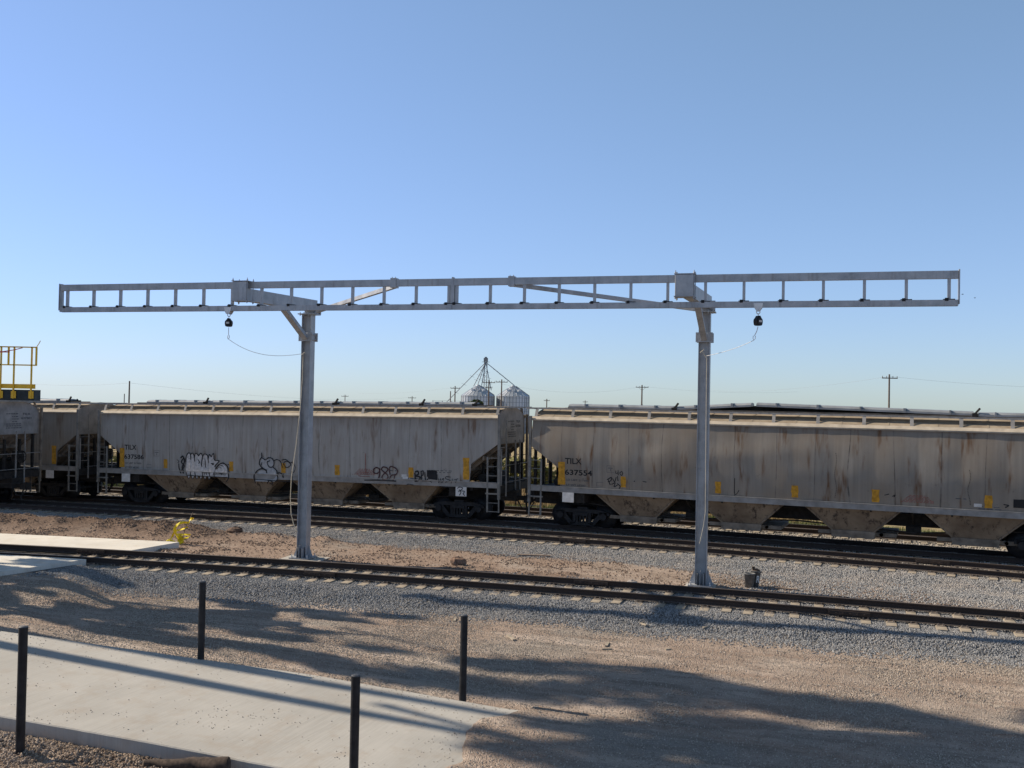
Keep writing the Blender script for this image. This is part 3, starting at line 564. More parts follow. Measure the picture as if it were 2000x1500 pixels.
def coupler(s):
    m = MB(); m.box(min(s * 10.4, s * 10.98), max(s * 10.4, s * 10.98), -.10, .10, .80, .96); m.box(min(s * 10.85, s * 11.15), max(s * 10.85, s * 11.15), -.17, .17, .72, 1.02); m.bar((s * 10.3, -1.5, 1.05), (s * 10.9, -.2, 1.0), .03, .03)
    m.tube([(s * 10.6, -.3, .8), (s * 10.8, -.32, .5), (s * 11.0, -.2, .45), (s * 11.1, -.05, .7)], .025, 6); m.bar((s * 10.9, .0, .75), (s * 10.98, -.25, .33), .05, .05); return m
def jack_plate(s): return MB().box(s * 8.62 - .24, s * 8.62 + .24, -1.675, -1.655, 1.02, 1.40)
def text_mesh(txt, x0, x1, z0, z1, y, mat, name, face='side', X=0):
    c = bpy.data.curves.new('t', 'FONT'); c.body = txt; c.size = 1; c.offset = .022; ob = bpy.data.objects.new('t', c); me = bpy.data.meshes.new_from_object(ob)
    co = np.zeros(len(me.vertices) * 3); me.vertices.foreach_get('co', co); co = co.reshape(-1, 3); a = co.min(0); b = co.max(0); u = (co[:, 0] - a[0]) / (b[0] - a[0]); v = (co[:, 1] - a[1]) / max(b[1] - a[1], 1e-6)
    # y may be a function of (x, z) so the paint follows the panel
    xx = x0 + u * (x1 - x0); zz = z0 + v * (z1 - z0); yy = np.array([y(p, q) for p, q in zip(xx, zz)]) if callable(y) else np.full(len(xx), y)
    new = np.stack([xx, yy, zz], 1) if face == 'side' else np.stack([np.full(len(xx), X), xx, zz], 1)
    me.vertices.foreach_set('co', new.ravel()); me.materials.clear(); me.materials.append(mat); me.update(); bpy.data.objects.remove(ob); bpy.data.curves.remove(c); return me
def stroke(m, pts, w, yf, closed=False, sub=6):
    P = [np.array(p, float) for p in pts]
    if closed: P = P + [P[0]]
    Q = []; n = len(P)
    for i in range(n - 1):
        p0 = P[i - 1] if i > 0 else (P[-2] if closed else P[i]); p1, p2 = P[i], P[i + 1]; p3 = P[i + 2] if i + 2 < n else (P[1] if closed else P[i + 1])
        for k in range(sub): t = k / sub; Q.append(.5 * (2 * p1 + (p2 - p0) * t + (2 * p0 - 5 * p1 + 4 * p2 - p3) * t * t + (3 * p1 - p0 - 3 * p2 + p3) * t ** 3))
    Q.append(P[-1]); V = []; F = []
    for i, q in enumerate(Q):
        d = Q[min(i + 1, len(Q) - 1)] - Q[max(i - 1, 0)]; d = d / (np.linalg.norm(d) + 1e-9); nn = np.array([-d[1], d[0]]); ww = w * (.8 + .4 * ((i * 7919) % 13) / 13)
        for e in (-1, 1): p = q + nn * e * ww / 2; V.append((p[0], yf(p[0], p[1]), p[1]))
    for i in range(len(Q) - 1): F.append((2 * i, 2 * i + 1, 2 * i + 3, 2 * i + 2))
    m.add(V, F); return m
def fill(m, pts, yf): m.add([(p[0], yf(p[0], p[1]), p[1]) for p in pts], [tuple(range(len(pts)))]); return m

def make_car(label, loc, psi, tilt, side_key, hatches, full=True, mark=None, graf=None, endmark=True):
    car = empty('hopper_car', loc, -R(psi), tilt); tag(car, label, 'railcar', 'covered hopper railcars')
    mat = {'C': SIDE_C, 'D': SIDE_D, 'B': SIDE_B, 'A': SIDE_B}[side_key]; par = {'C': (10, .010, 4, .028), 'D': (22, .036, 9, .12), 'B': (12, .018, 5, .03), 'A': (8, .014, 6, .03)}[side_key]
    sm = side_mesh('side_panel', mat, *par).mesh('side_panel', mat); link('side_panel', sm, car)
    co = np.array([v.co[:] for v in sm.vertices])[:, [0, 2, 1]].reshape(300, 34, 3)
    def yf(x, z, off=.006):
        i = int(np.clip(round((x + L2) / (2 * L2) * 299), 0, 299)); col = co[i]; return float(np.interp(z, col[:, 1], col[:, 2])) - off
    link('side_panel', cached('far_side_panel', CARGREY, far_side), car); link('roof', cached('roof', ROOF, roof), car)
    for s in (-1, 1):
        link('top_chord', cached(f'top_chord{s}', CHORD, lambda: chord(s)), car); link('side_sill', cached(f'side_sill{s}', CARGREY, lambda: sill(s)), car)
        link('end_panel', cached(f'end_panel{s}', CARGREY, lambda: end_panel(s)), car); link('slope_sheet', cached(f'slope{s}', CARDIRTY, lambda: slope_sheet(s)), car)
        link('end_platform', cached(f'deck{s}', UNDER, lambda: end_deck(s)), car); link('end_ladder', cached(f'endladder{s}', CARDIRTY if s < 0 else CARGREY, lambda: end_ladder(s)), car)
        link('ladder', cached(f'ladder{s}n', LADDER, lambda: ladder(s, -1.66)), car); link('ladder', cached(f'ladder{s}f', CARDIRTY, lambda: ladder(s, 1.66)), car)
        link('cross_walk', cached(f'crosswalk{s}', BOARD, lambda: cross_walk(s)), car); link('coupler', cached(f'coupler{s}', UNDER, lambda: coupler(s)), car); link('jacking_plate', cached(f'jack{s}', WHITE, lambda: jack_plate(s)), car)
        rb = link('running_board', cached(f'board{s}', BOARD, lambda: running_board(s)), car)
        for k in range(14): link('board_bracket', cached(f'bracket{s}{k}', CARGREY, lambda: board_bracket(-10.12 + k * 1.557, s)), rb)
        tr = empty('truck', parent=car); xc = s * 8.25
        for w in (-.9, .9):
            link('axle', cached(f'axle{s}{w}', UNDER, lambda: axle(xc + w)), tr)
            for y in (-.7545, .7545): link('wheel', cached(f'wheel{s}{w}{y}', BLACK, lambda: wheel(xc + w, y)), tr)
        for y in (-1.0, 1.0): link('side_frame', cached(f'sideframe{s}{y}', BLACK, lambda: side_frame(xc, y)), tr)
        link('bolster', cached(f'bolster{s}', BLACK, lambda: bolster(xc)), tr)
    link('brake_wheel', cached('brake_wheel', UNDER, lambda: brake_wheel(1)), car); link('center_sill', cached('center_sill', UNDER, center_sill), car); link('hatch_coaming', cached('coaming', CARDIRTY, coaming), car)
    for k, xc in enumerate((-5.93, -1.98, 1.98, 5.93)):
        h = link('hopper', cached(f'hopper{k}', HOP, lambda: hopper(xc)), car); link('outlet_gate', cached(f'gate{k}', CARDIRTY, lambda: gate(xc)), h)
    for (x0, x1, za, zb) in hatches:
        h = hatch(x0, x1, za, zb).build('roof_hatch', HATCH, car)
        if zb < 4.9 or za > 4.75: latch(x1 + .04, min(zb, 5.0) + .06).build('hatch_latch', UNDER, h)
    if side_key == 'D': MB().prism([(-4.6, 4.76), (-1.72, 4.955), (5.8, 4.79), (5.8, 4.70), (-4.6, 4.70)], .30, .33).build('hatch_gap_shade', UNDER, car)  # dark sheet added to stand for the shade below the raised hatches
    if not full: return car
    yel = [(-8.9, .27, 1.70, 2.60), (-6.37, .21, 1.72, 2.14), (-2.72, .21, 1.69, 2.13), (.04, .24, 1.70, 2.13), (2.76, .24, 1.69, 2.13), (6.3, .24, 1.70, 2.13), (8.82, .27, 1.70, 2.60)]
    for (x, w, z0, z1) in yel:
        m = MB(); n = 4; V = []
        for j in range(n + 1):
            for e in (-1, 1): px = x + e * w / 2 * (1 - .12 * math.sin(j * 2.1 + x)); pz = z0 + (z1 - z0) * j / n; V.append((px, yf(px, pz, .007), pz))
        m.add(V, [(2 * j, 2 * j + 1, 2 * j + 3, 2 * j + 2) for j in range(n)]); m.build('reflector_strip', YEL, car)
    if mark:
        link('reporting_mark', text_mesh('TILX', -8.75, -8.06, 2.53, 2.76, yf, INK, 'reporting_mark'), car); link('car_number', text_mesh(mark, -8.77, -7.63, 2.09, 2.31, yf, INK, 'car_number'), car)
        link('weight_marking', text_mesh('LD LMT 217600', -8.72, -7.78, 1.86, 1.94, yf, STENCIL, 'weight_marking'), car); link('weight_marking', text_mesh('LT WT 68200', -8.72, -7.92, 1.66, 1.74, yf, STENCIL, 'weight_marking'), car)
        X = L2 - .03
        link('end_marking', text_mesh('TILX', .62, 1.10, 4.03, 4.13, 0, STENCIL, 'end_marking', 'end', X), car); link('end_marking', text_mesh(mark, .55, 1.18, 3.84, 3.95, 0, STENCIL, 'end_marking', 'end', X), car)
        m = MB(); r = random.Random(3)
        for i, z in enumerate((4.08, 3.95, 3.84, 3.73, 3.62, 3.53, 3.44)):
            y = -.35 if i in (0, 4, 5, 6) else 0.0
            while y < (.55 if i > 3 else .3): l = r.uniform(.06, .16); m.box(X - .001, X + .001, y, y + l, z, z + .035); y += l + .04
        m.build('data_lines', STENCIL, car)
        m = MB(); r = random.Random(5)
        for (bx, bz, nl, w, c) in ((6.0, 1.72, 3, .7, 0), (7.25, 2.02, 2, .9, 0), (5.3, 1.95, 1, .4, 0)):
            for i in range(nl):
                x = bx
                while x < bx + w: l = r.uniform(.07, .2); z = bz - i * .07; m.add([(x, yf(x, z), z), (x + l, yf(x + l, z), z), (x + l, yf(x + l, z), z + .03), (x, yf(x, z), z + .03)], [(0, 1, 2, 3)]); x += l + .07
        m.build('data_lines', STENCIL, car)
        m = MB(); stroke(m, [(-7.03, 2.27), (-6.73, 2.27), (-6.73, 2.53), (-7.03, 2.53)], .014, yf, True, 1); stroke(m, [(-6.98, 2.44), (-6.78, 2.44)], .03, yf, False, 1); stroke(m, [(-6.88, 2.32), (-6.88, 2.39)], .03, yf, False, 1); stroke(m, [(-7.46, 1.72), (-7.2, 1.72), (-7.2, 1.86), (-7.46, 1.86)], .014, yf, True, 1); m.build('stencil_box', STENCIL, car)
        m = MB(); r = random.Random(9)
        for i in range(6):
            z = 1.98 - i * .045; w = .26 + .05 * i; x = 4.1 - w
            while x < 4.1 + w: l = r.uniform(.05, .13); m.add([(x, yf(x, z), z), (x + l, yf(x + l, z), z), (x + l, yf(x + l, z), z + .022), (x, yf(x, z), z + .022)], [(0, 1, 2, 3)]); x += l + .03
        m.build('red_notice', REDINK, car)
        m = MB(); m.add([(x, yf(x, z, .008), z) for x, z in ((5.86, 1.72), (6.1, 1.72), (6.1, 1.83), (5.86, 1.83))], [(0, 1, 2, 3)]); m.build('notice_sticker', WHITE, car)
        m = MB(); m.add([(x, yf(x, z, .008), z) for x, z in ((7.04, 1.76), (7.5, 1.76), (7.5, 2.04), (7.04, 2.04))], [(0, 1, 2, 3)]); t = m.build('consolidated_stencil', INK, car)
    if graf: graf(car, yf)
    return car
def graffiti_c(car, yf):
    gx = lambda c: -5.2 + (320 + c / 6.25 - 365) * .0283
    gz = lambda c, d: 2.46 - (840 + d / 6.25 - 878) * .0232 + .004 * (c - 500) / 100
    P = lambda L: [(gx(a), gz(a, b)) for a, b in L]; f1 = lambda x, z: yf(x, max(z, 1.62), .016) if z > 1.605 else -1.682; f2 = lambda x, z: f1(x, z) - .016
    m = MB()
    for q in ([(290, 500), (285, 300), (300, 250), (320, 237), (340, 262), (348, 500)], [(348, 500), (340, 262), (355, 238), (375, 255), (390, 300), (395, 510)], [(395, 510), (388, 290), (400, 242), (425, 255), (440, 262), (465, 238), (485, 275), (470, 370), (495, 510)], [(495, 510), (470, 370), (488, 268), (515, 246), (548, 262), (560, 400), (575, 515)], [(575, 515), (558, 300), (575, 250), (595, 275), (620, 238), (632, 315), (690, 325), (645, 375), (630, 515)], [(640, 515), (640, 430), (680, 375), (730, 360), (775, 400), (805, 520)]): fill(m, P(q), f1)
    for k in range(6): x = 312 + k * 50; fill(m, P([(x, 515), (x + 34, 515), (x + 20, 548), (x + 10, 546)]), f1)
    m.build('graffiti_fill', PALE, car); m = MB()
    S = [([(300, 505), (287, 400), (284, 300), (300, 250), (322, 236), (340, 262), (346, 380), (350, 510)], .05), ([(340, 262), (358, 237), (378, 258), (390, 330), (394, 420), (410, 515)], .045), ([(388, 300), (392, 260), (408, 240), (432, 258), (440, 268), (465, 236), (486, 280), (474, 360), (485, 430), (500, 512)], .045), ([(470, 380), (485, 290), (510, 246), (545, 262), (556, 330), (575, 440), (582, 515)], .045), ([(520, 505), (530, 420), (545, 500)], .035), ([(556, 300), (572, 250), (594, 276), (620, 236), (632, 315), (690, 325), (645, 378), (625, 440), (640, 515)], .045), ([(300, 515), (500, 518), (800, 522)], .03), ([(640, 430), (690, 370), (740, 352), (790, 400), (812, 520), (785, 575)], .055), ([(322, 300), (330, 340), (322, 380)], .035), ([(305, 395), (360, 390)], .03), ([(310, 430), (355, 425)], .03), ([(430, 310), (450, 350), (425, 365)], .04), ([(515, 300), (525, 420)], .035), ([(590, 360), (620, 365), (600, 385)], .06), ([(170, 320), (195, 345), (180, 360)], .03), ([(215, 300), (245, 280), (265, 340), (235, 420), (265, 490)], .07), ([(190, 370), (200, 440), (235, 490)], .05), ([(255, 300), (225, 350), (260, 400), (215, 470)], .06), ([(795, 362), (799, 375)], .06), ([(655, 430), (690, 400), (720, 430), (690, 470), (735, 480)], .025), ([(700, 380), (735, 390), (750, 440), (720, 500)], .025), ([(665, 480), (700, 440), (745, 410)], .02)]
    for k in range(6): x = 312 + k * 50; S.append(([(x, 515), (x + 8, 545), (x + 22, 548), (x + 34, 515)], .03))
    for p, w in S: stroke(m, P(p), w, f2)
    m.build('graffiti_outline', SPRAY, car); m = MB(); fl = MB()
    fill(fl, P([(1125, 560), (1130, 470), (1180, 420), (1240, 440), (1200, 395), (1172, 330), (1200, 265), (1240, 300), (1300, 280), (1330, 330), (1320, 385), (1350, 420), (1380, 520), (1350, 560)]), f1); fl.build('graffiti_fill', plain('grey_spray_fill', (.36, .36, .365), .85, 0, .2, 9), car)
    for p, w in [([(1130, 585), (1112, 500), (1135, 440), (1190, 408), (1240, 425), (1250, 460)], .06), ([(1190, 215), (1192, 270), (1172, 300), (1165, 350), (1190, 390), (1250, 425)], .05), ([(1195, 275), (1235, 300), (1270, 275), (1315, 285), (1335, 330), (1320, 380), (1280, 385), (1255, 330), (1290, 310)], .045), ([(1320, 385), (1365, 430), (1385, 500), (1375, 545)], .045), ([(1330, 310), (1370, 295), (1410, 320), (1430, 390)], .04), ([(1365, 480), (1390, 450), (1430, 470), (1450, 505), (1445, 460)], .045), ([(1440, 360), (1455, 320), (1490, 315), (1525, 350), (1500, 380), (1470, 385), (1450, 350)], .04), ([(1420, 300), (1470, 292), (1520, 330), (1545, 315)], .035), ([(1545, 320), (1575, 380), (1560, 440), (1530, 430)], .03), ([(1110, 535), (1350, 545), (1565, 555)], .03), ([(1265, 585), (1290, 545), (1325, 560), (1320, 585), (1295, 580)], .05), ([(1530, 440), (1550, 500), (1560, 590)], .03), ([(1195, 330), (1185, 370)], .04)]: stroke(m, P(p), w, f2)
    m.build('graffiti_outline', SPRAY, car); m = MB()
    gx2 = lambda c: 4.51 + (680 + c / 7.143 - 730) * .0252; gz2 = lambda c, d: 2.12 - (850 + d / 7.143 - 908) * .0215 + .0042 * (c - 350) / 100; Q = lambda L: [(gx2(a), gz2(a, b)) for a, b in L]
    for p, w in [([(440, 440), (400, 430), (365, 465), (375, 505), (420, 510), (450, 475), (445, 440), (450, 520), (430, 590)], .06), ([(540, 425), (495, 420), (475, 455), (510, 490), (550, 525), (560, 570), (515, 590), (480, 570), (500, 525), (545, 480), (560, 445), (530, 420)], .055), ([(590, 530), (580, 450), (600, 410), (660, 430), (690, 470), (670, 520), (610, 535), (580, 590)], .055), ([(650, 540), (640, 600)], .05)]: stroke(m, Q(p), w, f2)
    m.build('graffiti_outline', MAROON, car); m = MB(); stroke(m, Q([(250, 610), (450, 605), (680, 612)]), .05, f2)
    for p, w in [([(920, 480), (960, 470), (965, 510), (930, 530), (985, 550), (975, 590), (930, 600), (920, 490)], .07), ([(1000, 460), (1010, 600)], .05), ([(1000, 470), (1030, 465), (1025, 520), (1005, 530)], .045), ([(1050, 480), (1060, 590), (1090, 575)], .05), ([(1085, 480), (1120, 450)], .025), ([(1110, 490), (1140, 450)], .025), ([(1140, 490), (1165, 455)], .025), ([(1385, 540), (1330, 535), (1320, 560), (1380, 590), (1320, 610)], .03), ([(1405, 560), (1400, 625)], .025), ([(1430, 575), (1480, 560)], .025), ([(1455, 570), (1455, 615)], .025), ([(1225, 560), (1240, 620), (1255, 560)], .025), ([(1270, 590), (1290, 560), (1290, 610), (1265, 610)], .03), ([(1020, 600), (1120, 600), (1150, 620)], .03), ([(820, 655), (850, 650), (910, 660)], .03), ([(1290, 680), (1340, 672), (1420, 682)], .03)]: stroke(m, Q(p), w, f2)
    m.build('graffiti_outline', SPRAY, car); m = MB(); fill(m, Q([(1090, 500), (1215, 505), (1215, 585), (1090, 570)]), f2); m.build('black_patch', INK, car)
    m = MB(); fill(m, Q([(755, 545), (825, 547), (825, 580), (755, 578)]), f1); m.build('notice_sticker', WHITE, car)
    m = MB(); stroke(m, Q([(185, 500), (300, 505)]), .02, f2); stroke(m, Q([(190, 525), (310, 530)]), .02, f2); stroke(m, Q([(140, 510), (180, 555), (320, 560)]), .02, f2); stroke(m, Q([(255, 230), (257, 380), (262, 520)]), .03, f2); m.build('red_notice', REDINK, car)
    m = MB(); 
    for p in ([(8.45, 1.33), (8.55, 1.39), (8.7, 1.36), (8.6, 1.25), (8.5, 1.22)], [(8.55, 1.3), (8.62, 1.18), (8.55, 1.06)], [(8.65, 1.24), (8.78, 1.22), (8.72, 1.12), (8.8, 1.05)]): stroke(m, p, .035, lambda x, z: -1.682)
    m.build('graffiti_outline', SPRAY, car)
def graffiti_d(car, yf):
    f2 = lambda x, z: yf(x, max(z, 1.62), .008); m = MB()
    for p, w in [([(-6.66, 2.36), (-6.66, 2.25), (-6.56, 2.28)], .03), ([(-6.57, 2.38), (-6.57, 2.18)], .03), ([(-6.42, 2.34), (-6.5, 2.27), (-6.44, 2.18), (-6.38, 2.26), (-6.42, 2.34)], .03), ([(-7.03, 1.98), (-6.85, 2.08), (-6.88, 1.95), (-7.0, 1.9)], .04), ([(-6.98, 2.0), (-6.9, 1.78)], .04), ([(-6.8, 2.05), (-6.72, 1.92), (-6.65, 2.1)], .035), ([(-6.6, 2.15), (-6.58, 1.95)], .035), ([(-6.85, 1.8), (-6.7, 1.88), (-6.75, 1.72), (-6.6, 1.8)], .035), ([(-6.62, 1.86), (-6.5, 1.75), (-6.55, 1.66)], .04), ([(-5.95, 1.98), (-5.9, 1.98)], .04), ([(-5.6, 1.99), (-5.45, 1.97)], .03), ([(-2.1, 2.3), (-2.12, 1.75), (-2.05, 1.7), (-1.95, 1.85)], .025), ([(3.05, 1.95), (3.2, 2.0)], .03), ([(3.3, 1.92), (3.4, 1.98), (3.35, 1.9)], .03), ([(6.75, 1.85), (6.9, 1.82), (6.8, 1.75)], .04)]: stroke(m, p, w, f2)
    for i in range(26): x = 1.42 + .03 * math.sin(i * .4); z = 3.35 - i * .062; stroke(m, [(x, z), (x + .02, z - .03)], .025, f2, False, 1)
    for i in range(24): x = 5.72 + .04 * math.sin(i * .35); z = 2.95 - i * .05; stroke(m, [(x, z), (x - .02, z - .025)], .022, f2, False, 1)
    m.build('graffiti_outline', SPRAY, car)
flat = lambda L: [(a, b, 4.735, 4.735) for a, b in L]
make_car('grey hopper car lettered 637586 with bubble graffiti, seen behind the left gantry post', (-9.47, 45.30, -.115), 20.66, -.0122, 'C', flat([(-8.6, -5.2), (-5.0, 1.8)]) + [(2.1, 6.1, 4.735, 4.735), (6.25, 8.6, 4.735, 4.735)], mark='637586', graf=graffiti_c)
make_car('brown stained hopper car lettered 637554 with two roof hatches tented open', (10.85, 37.08, 0), 23.8, 0, 'D', [(-9.16, -4.8, 4.735, 4.735), (-4.65, -1.8, 4.735, 4.92), (-1.6, 5.85, 4.93, 4.76), (6.0, 9.2, 4.735, 4.735)], mark='637554', graf=graffiti_d)
make_car('worn hopper car coupled left of the graffiti car, mostly hidden by the nearest car end', (-30.04, 52.79, -.36), 19.3, -.0122, 'B', flat([(-8.6, -3), (-2.8, 3), (3.2, 8.4)]))
make_car('nearest hopper car, only its grey end face showing at the left frame edge', (-32.3, 47.5, -.15), 16.0, 0, 'A', flat([(-8.6, -3), (-2.8, 3), (3.2, 8.4)]), mark='637503')

# ------------------------------------------------------------------ fall-arrest gantry
PL = (-6.61, 31.94); GA = -R(15.82); TO = -3.2          # truss offset towards the camera
g = empty('overhead_gantry', (PL[0], PL[1], 0), GA); tag(g, 'long galvanised steel ladder-truss gantry on two posts over the nearest track', 'gantry')
UC = (8.115, 8.305); LC = (7.455, 7.605)
S0, S1 = -6.83, 18.86; RUNG = [-6.60 + .9632 * k for k in range(14)] + [6.155 + .962 * k for k in range(14)]
for a, b in ((S0, 6.035), (6.045, S1)): MB().box(a, b, TO - .06, TO + .06, *UC).build('top_chord', GALV, g)
for a, b in ((S0, 6.035), (6.045, S1)):
    m = MB(); m.box(a, b, TO - .075, TO - .065, *LC); m.box(a, b, TO + .065, TO + .075, *LC); m.box(a, b, TO - .065, TO + .065, LC[1] - .012, LC[1]); m.box(a, b, TO - .065, TO - .03, LC[0], LC[0] + .012); m.box(a, b, TO + .03, TO + .065, LC[0], LC[0] + .012); m.build('trolley_track', GALV, g)
rm = MB().box(-.035, .035, TO - .04, TO + .04, LC[1], UC[0]).mesh('rung', GALV); cm = MB().box(-.13, .13, TO - .07, TO + .07, LC[1], LC[1] + .022).box(-.1, -.02, TO - .085, TO - .07, LC[1] - .03, LC[1] + .045).mesh('rung_clip', BLACK)
for s in RUNG:
    o = link('rung', rm, g); o.location = (s, 0, 0); link('rung_clip', cm, o)
for s in (S0 - .02, S1 + .02): MB().box(s - .012, s + .012, TO - .09, TO + .09, LC[0] + .05, UC[1] + .03).build('end_plate', GALV, g)
MB().box(S0 + .0, S0 + .035, TO - .07, TO + .07, LC[1], UC[0]).build('end_stile', GALV, g)
MB().box(5.985, 6.095, TO - .07, TO + .07, LC[1] - .02, UC[0] + .02).box(6.02, 6.06, TO - .075, TO + .075, UC[0] - .02, UC[1] + .04).build('splice_plate', GALV, g)
def post(s0, tip, off_tip):
    p = empty('post', (s0, 0, 0), parent=g); m = MB(); zb, zt = -.17, 7.62
    for e in (-1, 1): m.box(e * .155 - .009, e * .155 + .009, -.15, .15, zb, zt)
    m.box(-.146, .146, -.008, .008, zb, zt); m.build('column', GALV, p)
    m = MB(); m.box(-.34, .34, -.34, .34, zb - .035, zb)
    for e in (-1, 1):
        m.prism([(e * .164, zb), (e * .33, zb), (e * .33, zb + .04), (e * .164, zb + .44)], -.007, .007)
        m.prism([(-.007, zb), (.007, zb), (.007, zb + .40), (-.007, zb + .40)], min(e * .15, e * .32), max(e * .15, e * .32)); m.box(e * .09 - .005, e * .09 + .005, -.30, .0, zb, zb + .32)
    m.build('base_plate', GALV, p); m = MB()
    for a in (-.27, .27):
        for b in (-.27, .27): m.tube([(a, b, zb), (a, b, zb + .10)], .016, 6); m.tube([(a, b, zb), (a, b, zb + .03)], .032, 6)
    m.build('anchor_bolts', CABLE, p)
    (MB().box(-.62, .75, -.45, .45, zb - .3, zb - .04) if s0 < 1 else MB().box(-.42, .42, -.4, .4, zb - .3, zb - .04)).build('footing', CONC, p)
    m = MB(); m.box(-.24, .24, -.20, -.185, 6.76, 7.04); m.box(-.24, .24, .185, .20, 6.76, 7.04)
    for a in (-.2, .2):
        for z in (6.82, 6.98): m.tube([(a, -.225, z), (a, .225, z)], .014, 6)
    m.build('collar', GALV, p); m = MB(); m.box(-.26, .30, -.26, .26, zt, zt + .03)
    for a in (-.2, -.07, .1, .23): m.tube([(a, -.2, zt - .05), (a, -.2, zt + .07)], .016, 6)
    m.build('cap_plate', GALV, p)
    arm = empty('arm', parent=p); zc = 7.935; m = MB()
    A = Vector((0.02, .30, zc)); B = Vector((tip, off_tip, zc)); m.bar(A, B, .28, .36); m.build('arm_beam', GALV, arm)
    d = (B - A).normalized(); C = A + d * ((TO - .085 - A.y) / d.y); m = MB()
    m.box(C.x - .225, C.x + .225, TO - .25, TO - .235, 7.745, 8.29); m.box(C.x - .19, C.x + .19, TO - .235, TO - .062, 7.77, 8.28); m.build('arm_end_plate', GALV, arm); m = MB()
    m.box(C.x - .27, C.x + .27, TO - .26, TO + .16, UC[1], UC[1] + .016); m.box(C.x - .27, C.x + .27, TO - .26, TO + .16, 7.725, 7.742)
    for a in (-.235, .235):
        for b in (-.215, .12): m.tube([(C.x + a, TO + b, 7.66), (C.x + a, TO + b, UC[1] + .10)], .012, 6); m.tube([(C.x + a, TO + b, UC[1] + .016), (C.x + a, TO + b, UC[1] + .055)], .026, 6); m.tube([(C.x + a, TO + b, 7.68), (C.x + a, TO + b, 7.725)], .026, 6)
    m.build('beam_clamp', GALV, arm)
    K = A + d * 1.7; m = MB(); m.bar((K.x, K.y, 7.76), (.0, -.19, 6.86), .17, .15, (0, 1, 0)); m.build('knee_brace', GALV, p)
    m = MB(); m.box(-.16, .22, .02, .32, 7.65, 7.755); m.box(-.1, .26, .30, .36, 7.66, 8.0); m.tube([(.2, .26, 7.74), (.2, -.1, 7.74)], .05, 8); m.build('arm_cleat', GALV, p)
    return p
post(0.0, -.47, -3.44); post(12.618, -.25, -3.44)
for (sc, sp) in ((4.29, .28), (7.72, 12.34)):
    m = MB(); m.bar((sc, TO + .1, UC[0] + .02), (sp, -.05, 7.72), .11, .11); b = m.build('sway_brace', GALV, g)
    m = MB(); m.box(sc - .085, sc + .085, TO - .085, TO + .13, UC[0] - .04, UC[1] + .04)
    for a in (-.05, .05): m.tube([(sc + a, TO - .03, UC[1]), (sc + a, TO - .03, UC[1] + .075)], .012, 6)
    m.build('brace_clamp', GALV, b)
def to_world(s, n, z):
    c, sn = math.cos(GA), math.sin(GA); return Vector((PL[0] + c * s - sn * n, PL[1] + sn * s + c * n, z))
def reel(label, s, post_s, sag, turn):
    w = to_world(s, TO, 0); t = empty('fall_arrest_reel', (w.x, w.y, 0), GA); tag(t, label, 'fall arrester', 'fall arrest reels hanging from the gantry')
    m = MB()
    for e in (-1, 1): m.prism([(-.115, 7.56), (.115, 7.56), (.10, 7.45), (.04, 7.36), (-.04, 7.36), (-.10, 7.45)], e * .085 - .005, e * .085 + .005)
    for e in (-.08, .08): m.tube([(e, -.08, 7.53), (e, -.03, 7.53)], .035, 10); m.tube([(e, .03, 7.53), (e, .08, 7.53)], .035, 10)
    m.tube([(0, -.09, 7.385), (0, .09, 7.385)], .014, 6); m.build('trolley', CABLE, t)
    m = MB(); m.tube([(.045 * math.cos(a), 0, 7.345 + .055 * math.sin(a)) for a in np.linspace(0, 2 * math.pi, 13)], .012, 6, False); m.tube([(0, 0, 7.30), (.0, 0, 7.23)], .011, 6); m.build('shackle', CABLE, t)
    h = empty('housing', (0, 0, 0), turn, parent=t); m = MB(); prof = [(.68 * a, 7.12 + .62 * (b - 7.02)) for a, b in [(-.03, 7.22), (.03, 7.22), (.06, 7.16), (.135, 7.08), (.15, 6.99), (.135, 6.90), (.12, 6.84), (.07, 6.815), (-.07, 6.815), (-.12, 6.84), (-.135, 6.90), (-.15, 6.99), (-.135, 7.08), (-.06, 7.16)]]
    m.prism(prof, -.06, .06); m.prism([(p[0] * .85, 7.1 + (p[1] - 7.1) * .85) for p in prof], -.08, .08); m.build('housing_shell', BLACK, h)
    MB().box(-.05, .05, -.086, -.08, 7.08, 7.13).build('rating_label', WHITE, h)
    bx = 0 if turn < .5 else -.09; m = MB(); m.tube([(0, 0, 6.97), (bx * .3, 0, 6.86), (bx * .8, 0, 6.76)], .011, 6)
    m.tube([(bx, 0, 6.76), (bx + .03, 0, 6.72), (bx + .025, 0, 6.66), (bx - .01, 0, 6.63), (bx - .03, 0, 6.68), (bx - .02, 0, 6.74)], .010, 6); m.build('snap_hook', CABLE, t)
    E = (post_s - s + .0, -TO - .2, 6.36); A = Vector((bx, 0, 6.63)); B = Vector(E); P = []
    for k in range(17): u = k / 16; q = A.lerp(B, u); q.z -= sag * 4 * u * (1 - u) * (1.25 - .5 * u); P.append(q)
    MB().tube(P, .0075, 5).build('lifeline', CABLE, t); return t
reel('black fall arrest reel hanging left of the left post', -.925, -.05, .26, 0.1)
reel('black fall arrest reel with a pale face, hanging right of the right post', 14.21, 12.68, .05, 0.85)
def rope(label, pts, r=.011):
    w = [to_world(*p) for p in pts]; b = w[-1]; m = MB(); Q = []
    for i in range(len(w) - 1):
        for k in range(6): Q.append(w[i].lerp(w[i + 1], k / 6) - b)
    Q.append(Vector((0, 0, 0))); m.tube(Q, r, 6); m.tube([Q[0] + Vector((-.05, 0, -.05)), Q[0], Q[0] + Vector((.05, 0, .04))], r * 1.5, 6); o = m.build('tag_rope', ROPE); o.location = b; tag(o, label, 'rope', 'ropes tied to the gantry posts'); return o
